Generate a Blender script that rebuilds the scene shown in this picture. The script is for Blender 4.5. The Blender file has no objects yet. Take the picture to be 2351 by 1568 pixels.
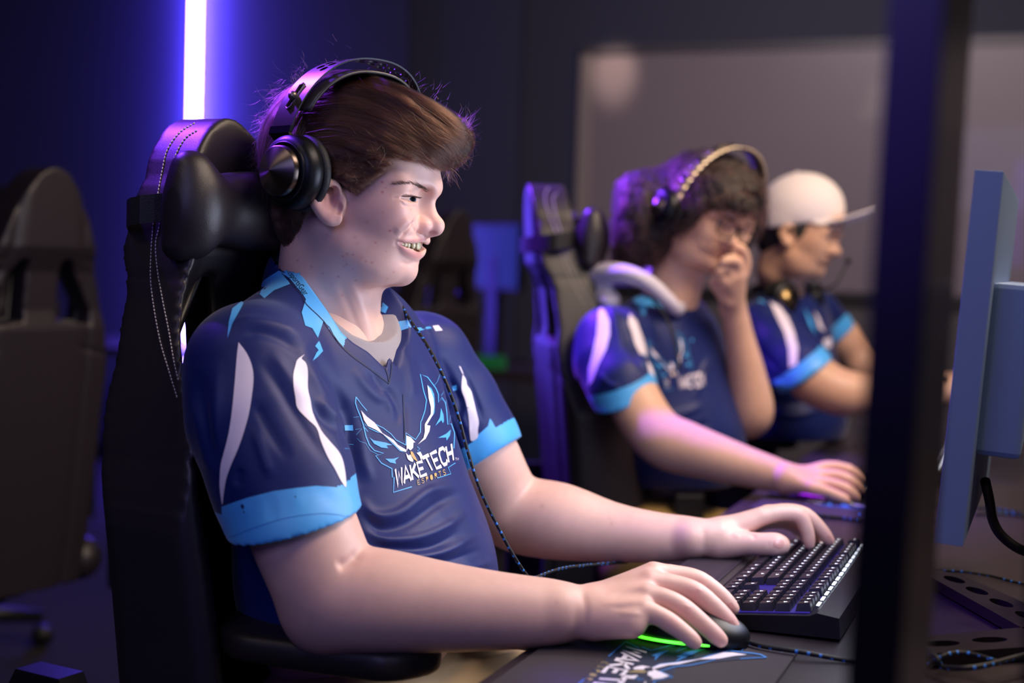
import bpy, math, random
import numpy as np
from mathutils import Vector, Matrix, Euler
from mathutils.bvhtree import BVHTree
from mathutils.geometry import delaunay_2d_cdt

PI = math.pi
rnd = random.Random(7)
SC = bpy.context.scene
COL = SC.collection

# ---------------------------------------------------------------- camera
CAM_Z = 1.15
PITCH = math.radians(3.2)
ROLL = math.radians(1.8)
FPX = 50.0 / 36.0 * 2351.0
cam_d = bpy.data.cameras.new('camera')
cam_d.lens = 50.0
cam_d.sensor_width = 36.0
cam_d.clip_start = 0.05
cam_d.dof.use_dof = True
cam_d.dof.focus_distance = 1.66
cam_d.dof.aperture_fstop = 2.4
cam = bpy.data.objects.new('camera', cam_d)
COL.objects.link(cam)
cam.rotation_mode = 'QUATERNION'
CAMR = Matrix.Rotation(PI / 2 - PITCH, 3, 'X') @ Matrix.Rotation(ROLL, 3, 'Z')
cam.rotation_quaternion = CAMR.to_quaternion()
cam.location = (0, 0, CAM_Z)
SC.camera = cam
CR = np.array(CAMR.col[0]); CU = np.array(CAMR.col[1]); CF = -np.array(CAMR.col[2])
CO = np.array((0, 0, CAM_Z))

SC.view_settings.view_transform = 'Standard'
SC.view_settings.look = 'None'
SC.view_settings.gamma = 1.0
SC.view_settings.use_curve_mapping = False
SC.view_settings.exposure = 0.0

# world: an almost black room
wd = bpy.data.worlds.new('room_dark'); SC.world = wd; wd.use_nodes = True
wd.node_tree.nodes['Background'].inputs[0].default_value = (0.10, 0.11, 0.22, 1)
wd.node_tree.nodes['Background'].inputs[1].default_value = 0.10

def pv(px, py):
    return CF + (px - 1175.5) / FPX * CR + (784.0 - py) / FPX * CU
def W(px, py, d):
    "the place d metres in front of the lens seen at a given direction"
    return CO + d * pv(px, py)
def Wz(px, py, z):
    v = pv(px, py); return CO + v * ((z - CAM_Z) / v[2])
def proj(P):
    Q = np.asarray(P, float) - CO
    d = Q @ CF
    return 1175.5 + FPX * (Q @ CR) / d, 784.0 - FPX * (Q @ CU) / d, d
# the row of seats: people face +FX, the row runs along +RX
YAW = math.radians(-21.0)
FX = np.array((math.cos(YAW), math.sin(YAW), 0.0)); RX = np.array((-math.sin(YAW), math.cos(YAW), 0.0)); ZZ = np.array((0, 0, 1.0))

# ---------------------------------------------------------------- lamps
def area(name, loc, target, size, size_y, power, col):
    l = bpy.data.lights.new(name, 'AREA'); l.shape = 'RECTANGLE'; l.size = size; l.size_y = size_y
    l.energy = power; l.color = col
    o = bpy.data.objects.new(name, l); COL.objects.link(o); o.location = loc
    o.rotation_euler = (Vector(target) - Vector(loc)).to_track_quat('-Z', 'Y').to_euler()
    return o
def spot(name, loc, target, power, col, deg, blend=0.5, rad=0.05):
    l = bpy.data.lights.new(name, 'SPOT'); l.energy = power; l.color = col; l.spot_size = math.radians(deg); l.spot_blend = blend
    l.shadow_soft_size = rad
    o = bpy.data.objects.new(name, l); COL.objects.link(o); o.location = loc
    o.rotation_euler = (Vector(target) - Vector(loc)).to_track_quat('-Z', 'Y').to_euler()
    return o
LAV = (.60, .58, 1.0); WARM = (1.0, .80, .62)
area('ceiling_panel_front', (1.05, 1.15, 2.72), (-0.1, 1.75, 0.95), 1.2, 0.6, 29, (1.0, .79, .64))
area('ceiling_panel_row', (1.15, 2.2, 2.35), (0.4, 2.95, 1.0), 0.9, 0.6, 32, (1.0, .76, .55))
area('ceiling_panel_far', (0.9, 4.4, 2.72), (0.9, 6.0, 0.7), 1.2, 0.6, 22, (.95, .80, .82))
area('room_fill_left', (-0.75, -0.35, 2.1), (-0.25, 1.6, 1.0), 0.9, 0.8, 8.5, (.42, .44, 1.0))
area('monitor_spill', (0.455, 1.64, 1.12), (-0.2, 1.70, 1.1), 0.5, 0.34, 4.2, (.74, .80, 1.0))
spot('violet_spot_near', (-1.10, 2.25, 2.25), (-0.20, 1.75, 1.32), 300, (.20, .040, 1.0), 24, .6, .06)  # added unseen spot, gives the nearest player's hair its violet rim
spot('violet_spot_row', (-0.80, 3.45, 2.45), (-0.02, 2.90, 0.95), 800, (.20, .040, 1.0), 38, .5, .08)  # added unseen spot, rims the middle player's chair with violet
area('violet_glint_behind', (-0.95, -1.35, 1.75), (0.17, 0.8, 1.5), 0.10, 1.0, 3.5, (.16, .05, 1.0))  # added area light behind the lens, for the violet reflection on the closest monitor
area('chair_side_fill', (-1.15, 0.75, 2.6), (-0.5, 1.5, 1.0), 0.6, 0.5, 3.0, (1.0, .80, .72))  # added fill light that brightens the dark side of the nearest chair


# ---------------------------------------------------------------- materials
def lin(c):
    "sRGB 0-255 or hex -> linear rgba"
    if isinstance(c, str): c = tuple(int(c[i:i + 2], 16) for i in (0, 2, 4))
    r = [(x / 255.0 / 12.92 if x / 255.0 <= 0.04045 else ((x / 255.0 + 0.055) / 1.055) ** 2.4) for x in c]
    return (r[0], r[1], r[2], 1.0)
MATS = {}
def mat(name, col, rough=0.5, metal=0.0, bump=0.0, bscale=200.0, var=0.0, vscale=8.0, emit=None, estr=0.0, coat=0.0, sheen=0.0, spec=0.5, sss=0.0, attr=None, stretch=None, aniso=0.0):
    if name in MATS: return MATS[name]
    m = bpy.data.materials.new(name); m.use_nodes = True
    nt = m.node_tree; b = nt.nodes['Principled BSDF']
    rgba = lin(col) if isinstance(col, str) or len(col) == 3 else col
    b.inputs['Base Color'].default_value = rgba
    b.inputs['Roughness'].default_value = rough
    b.inputs['Metallic'].default_value = metal
    b.inputs['Specular IOR Level'].default_value = spec
    if coat: b.inputs['Coat Weight'].default_value = coat
    if sheen:
        b.inputs['Sheen Weight'].default_value = sheen; b.inputs['Sheen Roughness'].default_value = 0.4
    if sss:
        b.inputs['Subsurface Weight'].default_value = sss
        b.inputs['Subsurface Radius'].default_value = (1.0, 0.35, 0.2)
        b.inputs['Subsurface Scale'].default_value = 0.008
    if aniso: b.inputs['Anisotropic'].default_value = aniso
    if emit is not None:
        b.inputs['Emission Color'].default_value = lin(emit) if isinstance(emit, str) or len(emit) == 3 else emit
        b.inputs['Emission Strength'].default_value = estr
    tc = nt.nodes.new('ShaderNodeTexCoord')
    vec = tc.outputs['Object']
    if stretch:
        mp = nt.nodes.new('ShaderNodeMapping'); mp.inputs['Scale'].default_value = stretch
        nt.links.new(vec, mp.inputs[0]); vec = mp.outputs[0]
    src = None
    if attr:
        at = nt.nodes.new('ShaderNodeAttribute'); at.attribute_name = attr; src = at.outputs['Color']
    n = nt.nodes.new('ShaderNodeTexNoise'); n.inputs['Scale'].default_value = vscale; n.inputs['Detail'].default_value = 5
    nt.links.new(vec, n.inputs['Vector'])
    v = max(var, 0.03)
    mr = nt.nodes.new('ShaderNodeMapRange'); mr.inputs['To Min'].default_value = 1 - v; mr.inputs['To Max'].default_value = 1 + v
    nt.links.new(n.outputs['Fac'], mr.inputs['Value'])
    hv = nt.nodes.new('ShaderNodeVectorMath'); hv.operation = 'SCALE'
    if src: nt.links.new(src, hv.inputs[0])
    else: hv.inputs[0].default_value = rgba[:3]
    nt.links.new(mr.outputs[0], hv.inputs['Scale'])
    nt.links.new(hv.outputs[0], b.inputs['Base Color'])
    if bump:
        n2 = nt.nodes.new('ShaderNodeTexNoise'); n2.inputs['Scale'].default_value = bscale; n2.inputs['Detail'].default_value = 3
        nt.links.new(vec, n2.inputs['Vector'])
        bp = nt.nodes.new('ShaderNodeBump'); bp.inputs['Strength'].default_value = bump; bp.inputs['Distance'].default_value = 0.001
        nt.links.new(n2.outputs['Fac'], bp.inputs['Height']); nt.links.new(bp.outputs[0], b.inputs['Normal'])
    MATS[name] = m
    return m

# ---------------------------------------------------------------- objects
def worldm(o):
    return o.matrix_basis.copy() if o.parent is None else worldm(o.parent) @ o.matrix_parent_inverse @ o.matrix_basis
def link(name, me, mats, parent=None):
    o = bpy.data.objects.new(name, me)
    for m in (mats if isinstance(mats, (list, tuple)) else [mats]): me.materials.append(m)
    COL.objects.link(o)
    if parent is not None:
        o.parent = parent
        o.matrix_parent_inverse = worldm(parent).inverted()
    return o
def tag(o, label=None, cat=None, group=None, kind=None):
    if label: o['label'] = label
    if cat: o['category'] = cat
    if group: o['group'] = group
    if kind: o['kind'] = kind
    return o
def empty(name, loc, label=None, cat=None, group=None):
    o = bpy.data.objects.new(name, None); COL.objects.link(o); o.location = tuple(loc); o.empty_display_size = 0.05
    return tag(o, label, cat, group)
def mesh_np(name, V, Fq, mi=None, smooth=True, col=None):
    "V (n,3), Fq list of arrays with 3 or 4 columns"
    me = bpy.data.meshes.new(name)
    V = np.asarray(V, np.float32)
    if not isinstance(Fq, list): Fq = [Fq]
    Fq = [np.asarray(f, np.int32) for f in Fq if len(f)]
    me.vertices.add(len(V)); me.vertices.foreach_set('co', V.ravel())
    tot = np.concatenate([np.full(len(f), f.shape[1], np.int32) for f in Fq])
    idx = np.concatenate([f.ravel() for f in Fq])
    me.loops.add(len(idx)); me.loops.foreach_set('vertex_index', idx)
    me.polygons.add(len(tot))
    st = np.zeros(len(tot), np.int32); st[1:] = np.cumsum(tot)[:-1]
    me.polygons.foreach_set('loop_start', st); me.polygons.foreach_set('loop_total', tot)
    if mi is not None: me.polygons.foreach_set('material_index', np.asarray(mi, np.int32))
    me.polygons.foreach_set('use_smooth', np.full(len(tot), smooth))
    if col is not None:
        a = me.color_attributes.new('Col', 'FLOAT_COLOR', 'POINT')
        c = np.ones((len(V), 4), np.float32); c[:, :3] = col; a.data.foreach_set('color', c.ravel())
    me.update(calc_edges=True); me.validate()
    return me

class MB:
    "collects shapes into one mesh; every shape takes a material slot number"
    def __init__(s): s.V = []; s.F = []; s.M = []; s.S = []; s.xf = None
    def add(s, vs, fs, mi=0, smooth=False):
        b = len(s.V)
        if s.xf is not None: vs = [s.xf @ Vector(v) for v in vs]
        s.V += [tuple(v) for v in vs]
        for f in fs: s.F.append(tuple(i + b for i in f)); s.M.append(mi); s.S.append(smooth)
    def box(s, c, size, rot=None, mi=0, bev=0.0):
        import bmesh
        bm = bmesh.new(); bmesh.ops.create_cube(bm, size=1.0)
        bmesh.ops.scale(bm, vec=size, verts=bm.verts)
        if bev: bmesh.ops.bevel(bm, geom=list(bm.edges), offset=bev, segments=2, profile=0.6, affect='EDGES')
        M = (rot.to_4x4() if rot is not None else Matrix.Identity(4)); M.translation = Vector(c)
        bmesh.ops.transform(bm, matrix=M, verts=bm.verts)
        bm.verts.index_update()
        s.add([v.co.copy() for v in bm.verts], [[v.index for v in f.verts] for f in bm.faces], mi)
        bm.free()
    def prism(s, poly, axis_o, ax, ay, az, h, mi=0, smooth=False):
        "poly of (u,v) extruded along az by h"
        o = Vector(axis_o); ax = Vector(ax); ay = Vector(ay); az = Vector(az); n = len(poly)
        vs = [o + ax * u + ay * v for u, v in poly] + [o + ax * u + ay * v + az * h for u, v in poly]
        fs = [list(range(n))[::-1], list(range(n, 2 * n))] + [[i, (i + 1) % n, n + (i + 1) % n, n + i] for i in range(n)]
        s.add(vs, fs, mi, smooth)
    def tube(s, pts, r, n=10, mi=0, caps=True, smooth=True, flat=None):
        pts = [Vector(p) for p in pts]; m = len(pts)
        rs = r if isinstance(r, (list, tuple)) else [r] * m
        vs = []; prev = None
        for i, p in enumerate(pts):
            t = (pts[min(i + 1, m - 1)] - pts[max(i - 1, 0)]).normalized()
            if prev is None:
                a = t.orthogonal().normalized() if flat is None else (Vector(flat) - t * t.dot(Vector(flat))).normalized()
            else:
                a = (prev - t * t.dot(prev)).normalized()
            prev = a; b = t.cross(a)
            for k in range(n):
                th = 2 * PI * k / n
                vs.append(p + (a * math.cos(th) + b * math.sin(th)) * rs[i])
        fs = [[i * n + k, i * n + (k + 1) % n, (i + 1) * n + (k + 1) % n, (i + 1) * n + k] for i in range(m - 1) for k in range(n)]
        if caps: fs += [list(range(n))[::-1], list(range((m - 1) * n, m * n))]
        s.add(vs, fs, mi, smooth)
    def lathe(s, prof, o, ax, n=32, mi=0, smooth=True):
        "prof (r,h) turned about ax through o"
        o = Vector(o); ax = Vector(ax).normalized(); a = ax.orthogonal().normalized(); b = ax.cross(a); vs = []
        for r, h in prof:
            for k in range(n):
                th = 2 * PI * k / n; vs.append(o + ax * h + (a * math.cos(th) + b * math.sin(th)) * max(r, 1e-5))
        m = len(prof)
        fs = [[i * n + k, (i + 1) * n + k, (i + 1) * n + (k + 1) % n, i * n + (k + 1) % n] for i in range(m - 1) for k in range(n)]
        s.add(vs, fs, mi, smooth)
    def build(s, name, mats, parent=None):
        me = bpy.data.meshes.new(name)
        me.from_pydata(s.V, [], s.F)
        me.polygons.foreach_set('material_index', s.M); me.polygons.foreach_set('use_smooth', s.S)
        me.update()
        import bmesh
        bm = bmesh.new(); bm.from_mesh(me); bmesh.ops.recalc_face_normals(bm, faces=bm.faces); bm.to_mesh(me); bm.free()
        return link(name, me, mats, parent)

def catmull(pts, n=8):
    pts = [np.asarray(p, float) for p in pts]; P = [2 * pts[0] - pts[1]] + pts + [2 * pts[-1] - pts[-2]]; out = []
    for i in range(1, len(P) - 2):
        for k in range(n):
            t = k / n
            out.append(0.5 * ((2 * P[i]) + (-P[i - 1] + P[i + 1]) * t + (2 * P[i - 1] - 5 * P[i] + 4 * P[i + 1] - P[i + 2]) * t * t + (-P[i - 1] + 3 * P[i] - 3 * P[i + 1] + P[i + 2]) * t ** 3))
    out.append(pts[-1]); return out

# ---------------------------------------------------------------- sculpting with distance fields
class Vol:
    def __init__(s, lo, hi, h):
        s.lo = np.asarray(lo, float); s.h = h
        s.n = tuple(int(math.ceil((hi[i] - lo[i]) / h)) + 1 for i in range(3))
        s.F = np.full(s.n, 0.05, np.float32)
        s.ax = [(s.lo[i] + h * np.arange(s.n[i])).astype(np.float32) for i in range(3)]
    def sub(s, lo, hi, pad):
        sl = []
        for i in range(3):
            a = int(max(0, math.floor((lo[i] - pad - s.lo[i]) / s.h))); b = int(min(s.n[i], math.ceil((hi[i] + pad - s.lo[i]) / s.h) + 1))
            if b - a < 1: return None
            sl.append(slice(a, b))
        sl = tuple(sl)
        return sl, s.ax[0][sl[0]][:, None, None], s.ax[1][sl[1]][None, :, None], s.ax[2][sl[2]][None, None, :]
    def comb(s, sl, D, k, mode):
        A = s.F[sl]
        if mode == 'u':
            if k > 0:
                h = np.maximum(k - np.abs(A - D), 0) / k; s.F[sl] = np.minimum(A, D) - h * h * (k / 4)
            else: s.F[sl] = np.minimum(A, D)
        elif mode == 's':
            D = -D
            if k > 0:
                h = np.maximum(k - np.abs(A - D), 0) / k; s.F[sl] = np.maximum(A, D) + h * h * (k / 4)
            else: s.F[sl] = np.maximum(A, D)
    def cone(s, a, b, ra, rb, k=0.01, mode='u'):
        a = np.asarray(a, float); b = np.asarray(b, float)
        r = max(ra, rb); g = s.sub(np.minimum(a, b), np.maximum(a, b), r + k + 0.012)
        if g is None: return
        sl, X, Y, Z = g; u = b - a; L = float(u @ u) + 1e-12
        X = X - a[0]; Y = Y - a[1]; Z = Z - a[2]
        t = np.clip((X * u[0] + Y * u[1] + Z * u[2]) / L, 0, 1)
        D = np.sqrt((X - t * u[0]) ** 2 + (Y - t * u[1]) ** 2 + (Z - t * u[2]) ** 2) - (ra + (rb - ra) * t)
        s.comb(sl, D.astype(np.float32), k, mode)
    def chain(s, pts, rs, k=0.01, mode='u'):
        for i in range(len(pts) - 1): s.cone(pts[i], pts[i + 1], rs[i], rs[i + 1], k, mode)
    def ball(s, c, r, k=0.01, mode='u'): s.cone(c, np.asarray(c) + 1e-5, r, r, k, mode)
    def ell(s, c, r, k=0.01, mode='u', axes=None):
        c = np.asarray(c, float); R = max(r); g = s.sub(c, c, R + k + 0.012)
        if g is None: return
        sl, X, Y, Z = g; X = X - c[0]; Y = Y - c[1]; Z = Z - c[2]
        if axes is not None:
            A = [np.asarray(q, float) for q in axes]
            X, Y, Z = [X * q[0] + Y * q[1] + Z * q[2] for q in A]
        k0 = np.sqrt((X / r[0]) ** 2 + (Y / r[1]) ** 2 + (Z / r[2]) ** 2)
        k1 = np.sqrt((X / r[0] ** 2) ** 2 + (Y / r[1] ** 2) ** 2 + (Z / r[2] ** 2) ** 2) + 1e-6
        s.comb(sl, (k0 * (k0 - 1) / k1).astype(np.float32), k, mode)
    def hit(s, o, d, inn=0.0):
        "first solid place along a ray, in grid space"
        o = np.asarray(o, float); d = np.asarray(d, float); d = d / np.linalg.norm(d)
        c = s.lo + s.h * np.array(s.n) / 2; t0 = (c - o) @ d; T = np.arange(t0 - 0.3, t0 + 0.3, s.h * 0.25)
        P = o + T[:, None] * d; I = np.round((P - s.lo) / s.h).astype(int)
        ok = ((I >= 0) & (I < np.array(s.n))).all(1); P = P[ok]; I = I[ok]
        f = s.F[I[:, 0], I[:, 1], I[:, 2]]; w = np.where(f < 0)[0]
        if len(w) == 0: return P[np.argmin(f)] + d * inn
        return P[w[0]] - d * 0 + d * (inn + f[w[0]])
    def plane(s, p, n, k=0.0):
        "cut away everything on the +n side"
        p = np.asarray(p, float); n = np.asarray(n, float); n = n / np.linalg.norm(n)
        D = ((s.ax[0][:, None, None] - p[0]) * n[0] + (s.ax[1][None, :, None] - p[1]) * n[1] + (s.ax[2][None, None, :] - p[2]) * n[2]).astype(np.float32)
        s.F = np.maximum(s.F, D)
    def mesh(s, smooth=1):
        F = s.F; F[0] = F[-1] = 0.05; F[:, 0] = F[:, -1] = 0.05; F[:, :, 0] = F[:, :, -1] = 0.05
        I = F < 0
        nx, ny, nz = s.n
        c = np.zeros((nx - 1, ny - 1, nz - 1), np.uint8)
        for dx in (0, 1):
            for dy in (0, 1):
                for dz in (0, 1):
                    c += I[dx:nx - 1 + dx, dy:ny - 1 + dy, dz:nz - 1 + dz]
        act = (c > 0) & (c < 8)
        ii = np.argwhere(act); idm = np.full(act.shape, -1, np.int32); idm[act] = np.arange(len(ii), dtype=np.int32)
        cor = [(0, 0, 0), (1, 0, 0), (0, 1, 0), (1, 1, 0), (0, 0, 1), (1, 0, 1), (0, 1, 1), (1, 1, 1)]
        val = [F[ii[:, 0] + a, ii[:, 1] + b, ii[:, 2] + e] for a, b, e in cor]
        S = np.zeros((len(ii), 3)); N = np.zeros(len(ii))
        for p in range(8):
            for q in range(p + 1, 8):
                if sum(x != y for x, y in zip(cor[p], cor[q])) != 1: continue
                m = (val[p] < 0) != (val[q] < 0)
                t = val[p][m] / (val[p][m] - val[q][m])
                P = np.array(cor[p], float); Q = np.array(cor[q], float)
                S[m] += P + t[:, None] * (Q - P); N[m] += 1
        V = s.lo + s.h * (ii + S / N[:, None])
        Fs = []
        for ax in range(3):
            o = [0, 0, 0]; o[ax] = 1
            A = I[:nx - o[0], :ny - o[1], :nz - o[2]]; B = I[o[0]:, o[1]:, o[2]:]
            e = np.argwhere(A != B)
            u, v = [(1, 2), (2, 0), (0, 1)][ax]
            e = e[(e[:, u] > 0) & (e[:, v] > 0) & (e[:, u] < s.n[u] - 1) & (e[:, v] < s.n[v] - 1)]
            inside = A[e[:, 0], e[:, 1], e[:, 2]]
            def cell(du, dv):
                x = e.copy(); x[:, u] -= du; x[:, v] -= dv; return idm[x[:, 0], x[:, 1], x[:, 2]]
            q = np.stack([cell(1, 1), cell(0, 1), cell(0, 0), cell(1, 0)], 1)
            q[~inside] = q[~inside][:, ::-1]
            Fs.append(q)
        Q = np.concatenate(Fs); Q = Q[(Q >= 0).all(1)]
        s.F = None
        return relax(V, Q, smooth), Q
def relax(V, Q, it=1, lam=0.5):
    for _ in range(it):
        S = np.zeros_like(V); N = np.zeros(len(V))
        for a, b in ((0, 1), (1, 2), (2, 3), (3, 0)):
            for p, q in ((a, b), (b, a)):
                i = Q[:, p]; j = Q[:, q]
                for k in range(3): S[:, k] += np.bincount(i, V[j, k], len(V))
                N += np.bincount(i, minlength=len(V))
        N[N == 0] = 1
        V = V + lam * (S / N[:, None] - V)
    return V
def vnorm(V, Q):
    n = np.cross(V[Q[:, 2]] - V[Q[:, 0]], V[Q[:, 3]] - V[Q[:, 1]])
    N = np.zeros_like(V)
    for c in range(4):
        for k in range(3): N[:, k] += np.bincount(Q[:, c], n[:, k], len(V))
    return N / (np.linalg.norm(N, axis=1)[:, None] + 1e-12)
def largest(V, Q):
    "keep the biggest connected piece"
    lab = np.arange(len(V))
    while True:
        m = lab[Q].min(1); new = lab.copy()
        for c in range(4): np.minimum.at(new, Q[:, c], m)
        new = new[new]
        if (new == lab).all(): break
        lab = new
    u, c = np.unique(lab[Q[:, 0]], return_counts=True); keep = lab == u[c.argmax()]
    mp = np.cumsum(keep) - 1
    return V[keep], mp[Q[keep[Q[:, 0]]]]
def segdist(px, py, poly):
    "distance in picture units to a polyline, and the 0-1 run along it"
    best = np.full(len(px), 1e9); run = np.zeros(len(px)); n = len(poly) - 1
    for i in range(n):
        a = np.array(poly[i][:2], float); b = np.array(poly[i + 1][:2], float); u = b - a; L = u @ u + 1e-9
        t = np.clip(((px - a[0]) * u[0] + (py - a[1]) * u[1]) / L, 0, 1)
        d = np.hypot(px - a[0] - t * u[0], py - a[1] - t * u[1])
        m = d < best; best[m] = d[m]; run[m] = (i + t[m]) / n
    return best, run
def brushes(V, Q, strokes, dmax=None):
    """press creases and folds into a surface: stroke = (points, width, height[, taper])"""
    N = vnorm(V, Q); px, py, dd = proj(V)
    vd = V - CO; vd /= np.linalg.norm(vd, axis=1)[:, None]
    face = np.clip(-(N * vd).sum(1) * 3.0, 0, 1)
    if dmax is not None: face = face * (dd < dmax)
    H = np.zeros(len(V))
    for st in strokes:
        pts, w, amp = st[:3]
        pts = catmull([p[:2] for p in pts], 5) if len(pts) > 2 else pts
        xs = [p[0] for p in pts]; ys = [p[1] for p in pts]
        m = np.where((px > min(xs) - 3 * w) & (px < max(xs) + 3 * w) & (py > min(ys) - 3 * w) & (py < max(ys) + 3 * w) & (face > 0))[0]
        if len(m) == 0: continue
        d, t = segdist(px[m], py[m], pts)
        env = np.clip(np.minimum(t, 1 - t) * 4, 0, 1) if len(pts) > 1 and (len(st) < 4 or st[3]) else 1.0
        H[m] += amp * np.exp(-(d / w) ** 2) * env * face[m]
    return V + N * H[:, None]
def bvh_of(V, Q): return BVHTree.FromPolygons([tuple(v) for v in V], [tuple(int(i) for i in q) for q in Q], all_triangles=False)
def inpoly(p, poly):
    c = False; j = len(poly) - 1
    for i in range(len(poly)):
        if (poly[i][1] > p[1]) != (poly[j][1] > p[1]) and p[0] < (poly[j][0] - poly[i][0]) * (p[1] - poly[i][1]) / (poly[j][1] - poly[i][1]) + poly[i][0]: c = not c
        j = i
    return c
def tri_poly(poly, step):
    "fill an outline with a fine triangle net"
    pts = []
    n = len(poly)
    for i in range(n):
        a = np.array(poly[i], float); b = np.array(poly[(i + 1) % n], float); m = max(1, int(np.linalg.norm(b - a) / step))
        for k in range(m): pts.append(tuple(a + (b - a) * k / m))
    ne = len(pts); edges = [(i, (i + 1) % ne) for i in range(ne)]
    xs = [p[0] for p in pts]; ys = [p[1] for p in pts]
    y = min(ys) + step * 0.6
    while y < max(ys):
        x = min(xs) + step * 0.6
        while x < max(xs):
            if inpoly((x, y), pts): pts.append((x, y))
            x += step
        y += step
    r = delaunay_2d_cdt([Vector(p) for p in pts], edges, [], 1, 1e-5)
    return [tuple(v) for v in r[0]], [tuple(f) for f in r[2]]
def stroke_poly(pts, w):
    "a line drawn with a given width -> closed outline"
    L = []; R = []; n = len(pts)
    ws = w if isinstance(w, (list, tuple)) else [w] * n
    for i in range(n):
        a = np.array(pts[max(i - 1, 0)], float); b = np.array(pts[min(i + 1, n - 1)], float); t = b - a; t /= np.linalg.norm(t) + 1e-9
        nn = np.array((-t[1], t[0])) * ws[i] / 2; p = np.array(pts[i], float)
        L.append(tuple(p + nn)); R.append(tuple(p - nn))
    return L + R[::-1]
class Decals:
    "prints lying on a cloth surface, shaped in picture space and dropped onto the surface"
    def __init__(s, bvh, V=None, Q=None): s.b = bvh; s.V = []; s.F = []; s.M = []; s.N = vnorm(V, Q) if V is not None else None; s.Q = Q; s.SV = V
    def poly(s, outline, mi, step=9, off=0.0006, dmax=99):
        vs, fs = tri_poly(outline, step)
        ok = []; base = len(s.V)
        for p in vs:
            v = pv(p[0], p[1]); L = np.linalg.norm(v)
            h = s.b.ray_cast(Vector(CO), Vector(v / L))
            if h[0] is None or h[3] > dmax: ok.append(False); s.V.append((0, 0, 0)); continue
            n = h[1]
            if n.dot(Vector(v)) > 0: n = -n
            if s.N is not None:
                q = s.Q[h[2]]; nn = s.N[q].mean(0); n = Vector(nn).normalized()
            ok.append(True); s.V.append(tuple(h[0] + n * off))
        for f in fs:
            if all(ok[i] for i in f):
                P = [s.V[i + base] for i in f]
                if max((Vector(P[i]) - Vector(P[i - 1])).length for i in range(len(P))) < 0.05:
                    s.F.append(tuple(i + base for i in f)); s.M.append(mi)
    def line(s, pts, w, mi, step=9, off=0.0006, dmax=99): s.poly(stroke_poly(pts, w), mi, step, off, dmax)
def joined(V, Q, D, col=None):
    "surface + prints as one mesh"
    T = [f for f in D.F if len(f) == 3]; Mi = [m for f, m in zip(D.F, D.M) if len(f) == 3]
    DV = np.array(D.V, float).reshape(-1, 3); used = np.unique(np.array(T, int)) if T else np.array([], int)
    mp = np.full(len(DV), -1); mp[used] = np.arange(len(used))
    T = mp[np.array(T, int)] + len(V) if T else np.zeros((0, 3), int)
    # face prints towards the lens
    A = np.concatenate([V, DV[used]]) if len(used) else V
    if len(T):
        nr = np.cross(A[T[:, 1]] - A[T[:, 0]], A[T[:, 2]] - A[T[:, 0]]); fl = (nr * (A[T[:, 0]] - CO)).sum(1) > 0
        T[fl] = T[fl][:, ::-1]
    return A, [Q, T] if len(T) else [Q], list(np.zeros(len(Q), int)) + Mi
TEXT_CACHE = {}
def text_tris(s, font=None, shear=0.0):
    "lettering as flat triangles, unit height"
    if (s, shear) in TEXT_CACHE: return TEXT_CACHE[(s, shear)]
    c = bpy.data.curves.new('lettering', 'FONT'); c.body = s; c.size = 1.0; c.resolution_u = 3; c.shear = shear; c.fill_mode = 'FRONT'
    o = bpy.data.objects.new('lettering', c); COL.objects.link(o)
    bpy.context.view_layer.update()
    me = o.evaluated_get(bpy.context.evaluated_depsgraph_get()).to_mesh()
    me.calc_loop_triangles()
    vs = [tuple(v.co[:2]) for v in me.vertices]; fs = [tuple(t.vertices) for t in me.loop_triangles]
    bpy.data.objects.remove(o); bpy.data.curves.remove(c)
    TEXT_CACHE[(s, shear)] = (vs, fs); return vs, fs

# ================================================================ the player in front
class Frame:
    "a midplane through a point, seen turned by `yaw` towards the lens; hp() finds the place on the plane y=side seen at (px,py)"
    def __init__(s, px, py, d, yaw):
        s.o = W(px, py, d); v = s.o - CO; v = np.array((v[0], v[1], 0)); v /= np.linalg.norm(v)
        r = np.array((v[1], -v[0], 0)); a = math.radians(yaw)
        s.f = r * math.cos(a) - v * math.sin(a); s.l = r * math.sin(a) + v * math.cos(a); s.u = ZZ.copy()
        s.M = np.stack([s.f, s.l, s.u])        # rows
    def w(s, px, py, y=0.0):
        v = pv(px, py); t = ((s.o - CO) @ s.l + y) / (v @ s.l); return CO + v * t
    def hp(s, px, py, y=0.0): return s.M @ (s.w(px, py, y) - s.o)
    def toW(s, P): return np.asarray(P) @ s.M + s.o
    def loc(s, P): return (np.asarray(P) - s.o) @ s.M.T

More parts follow.
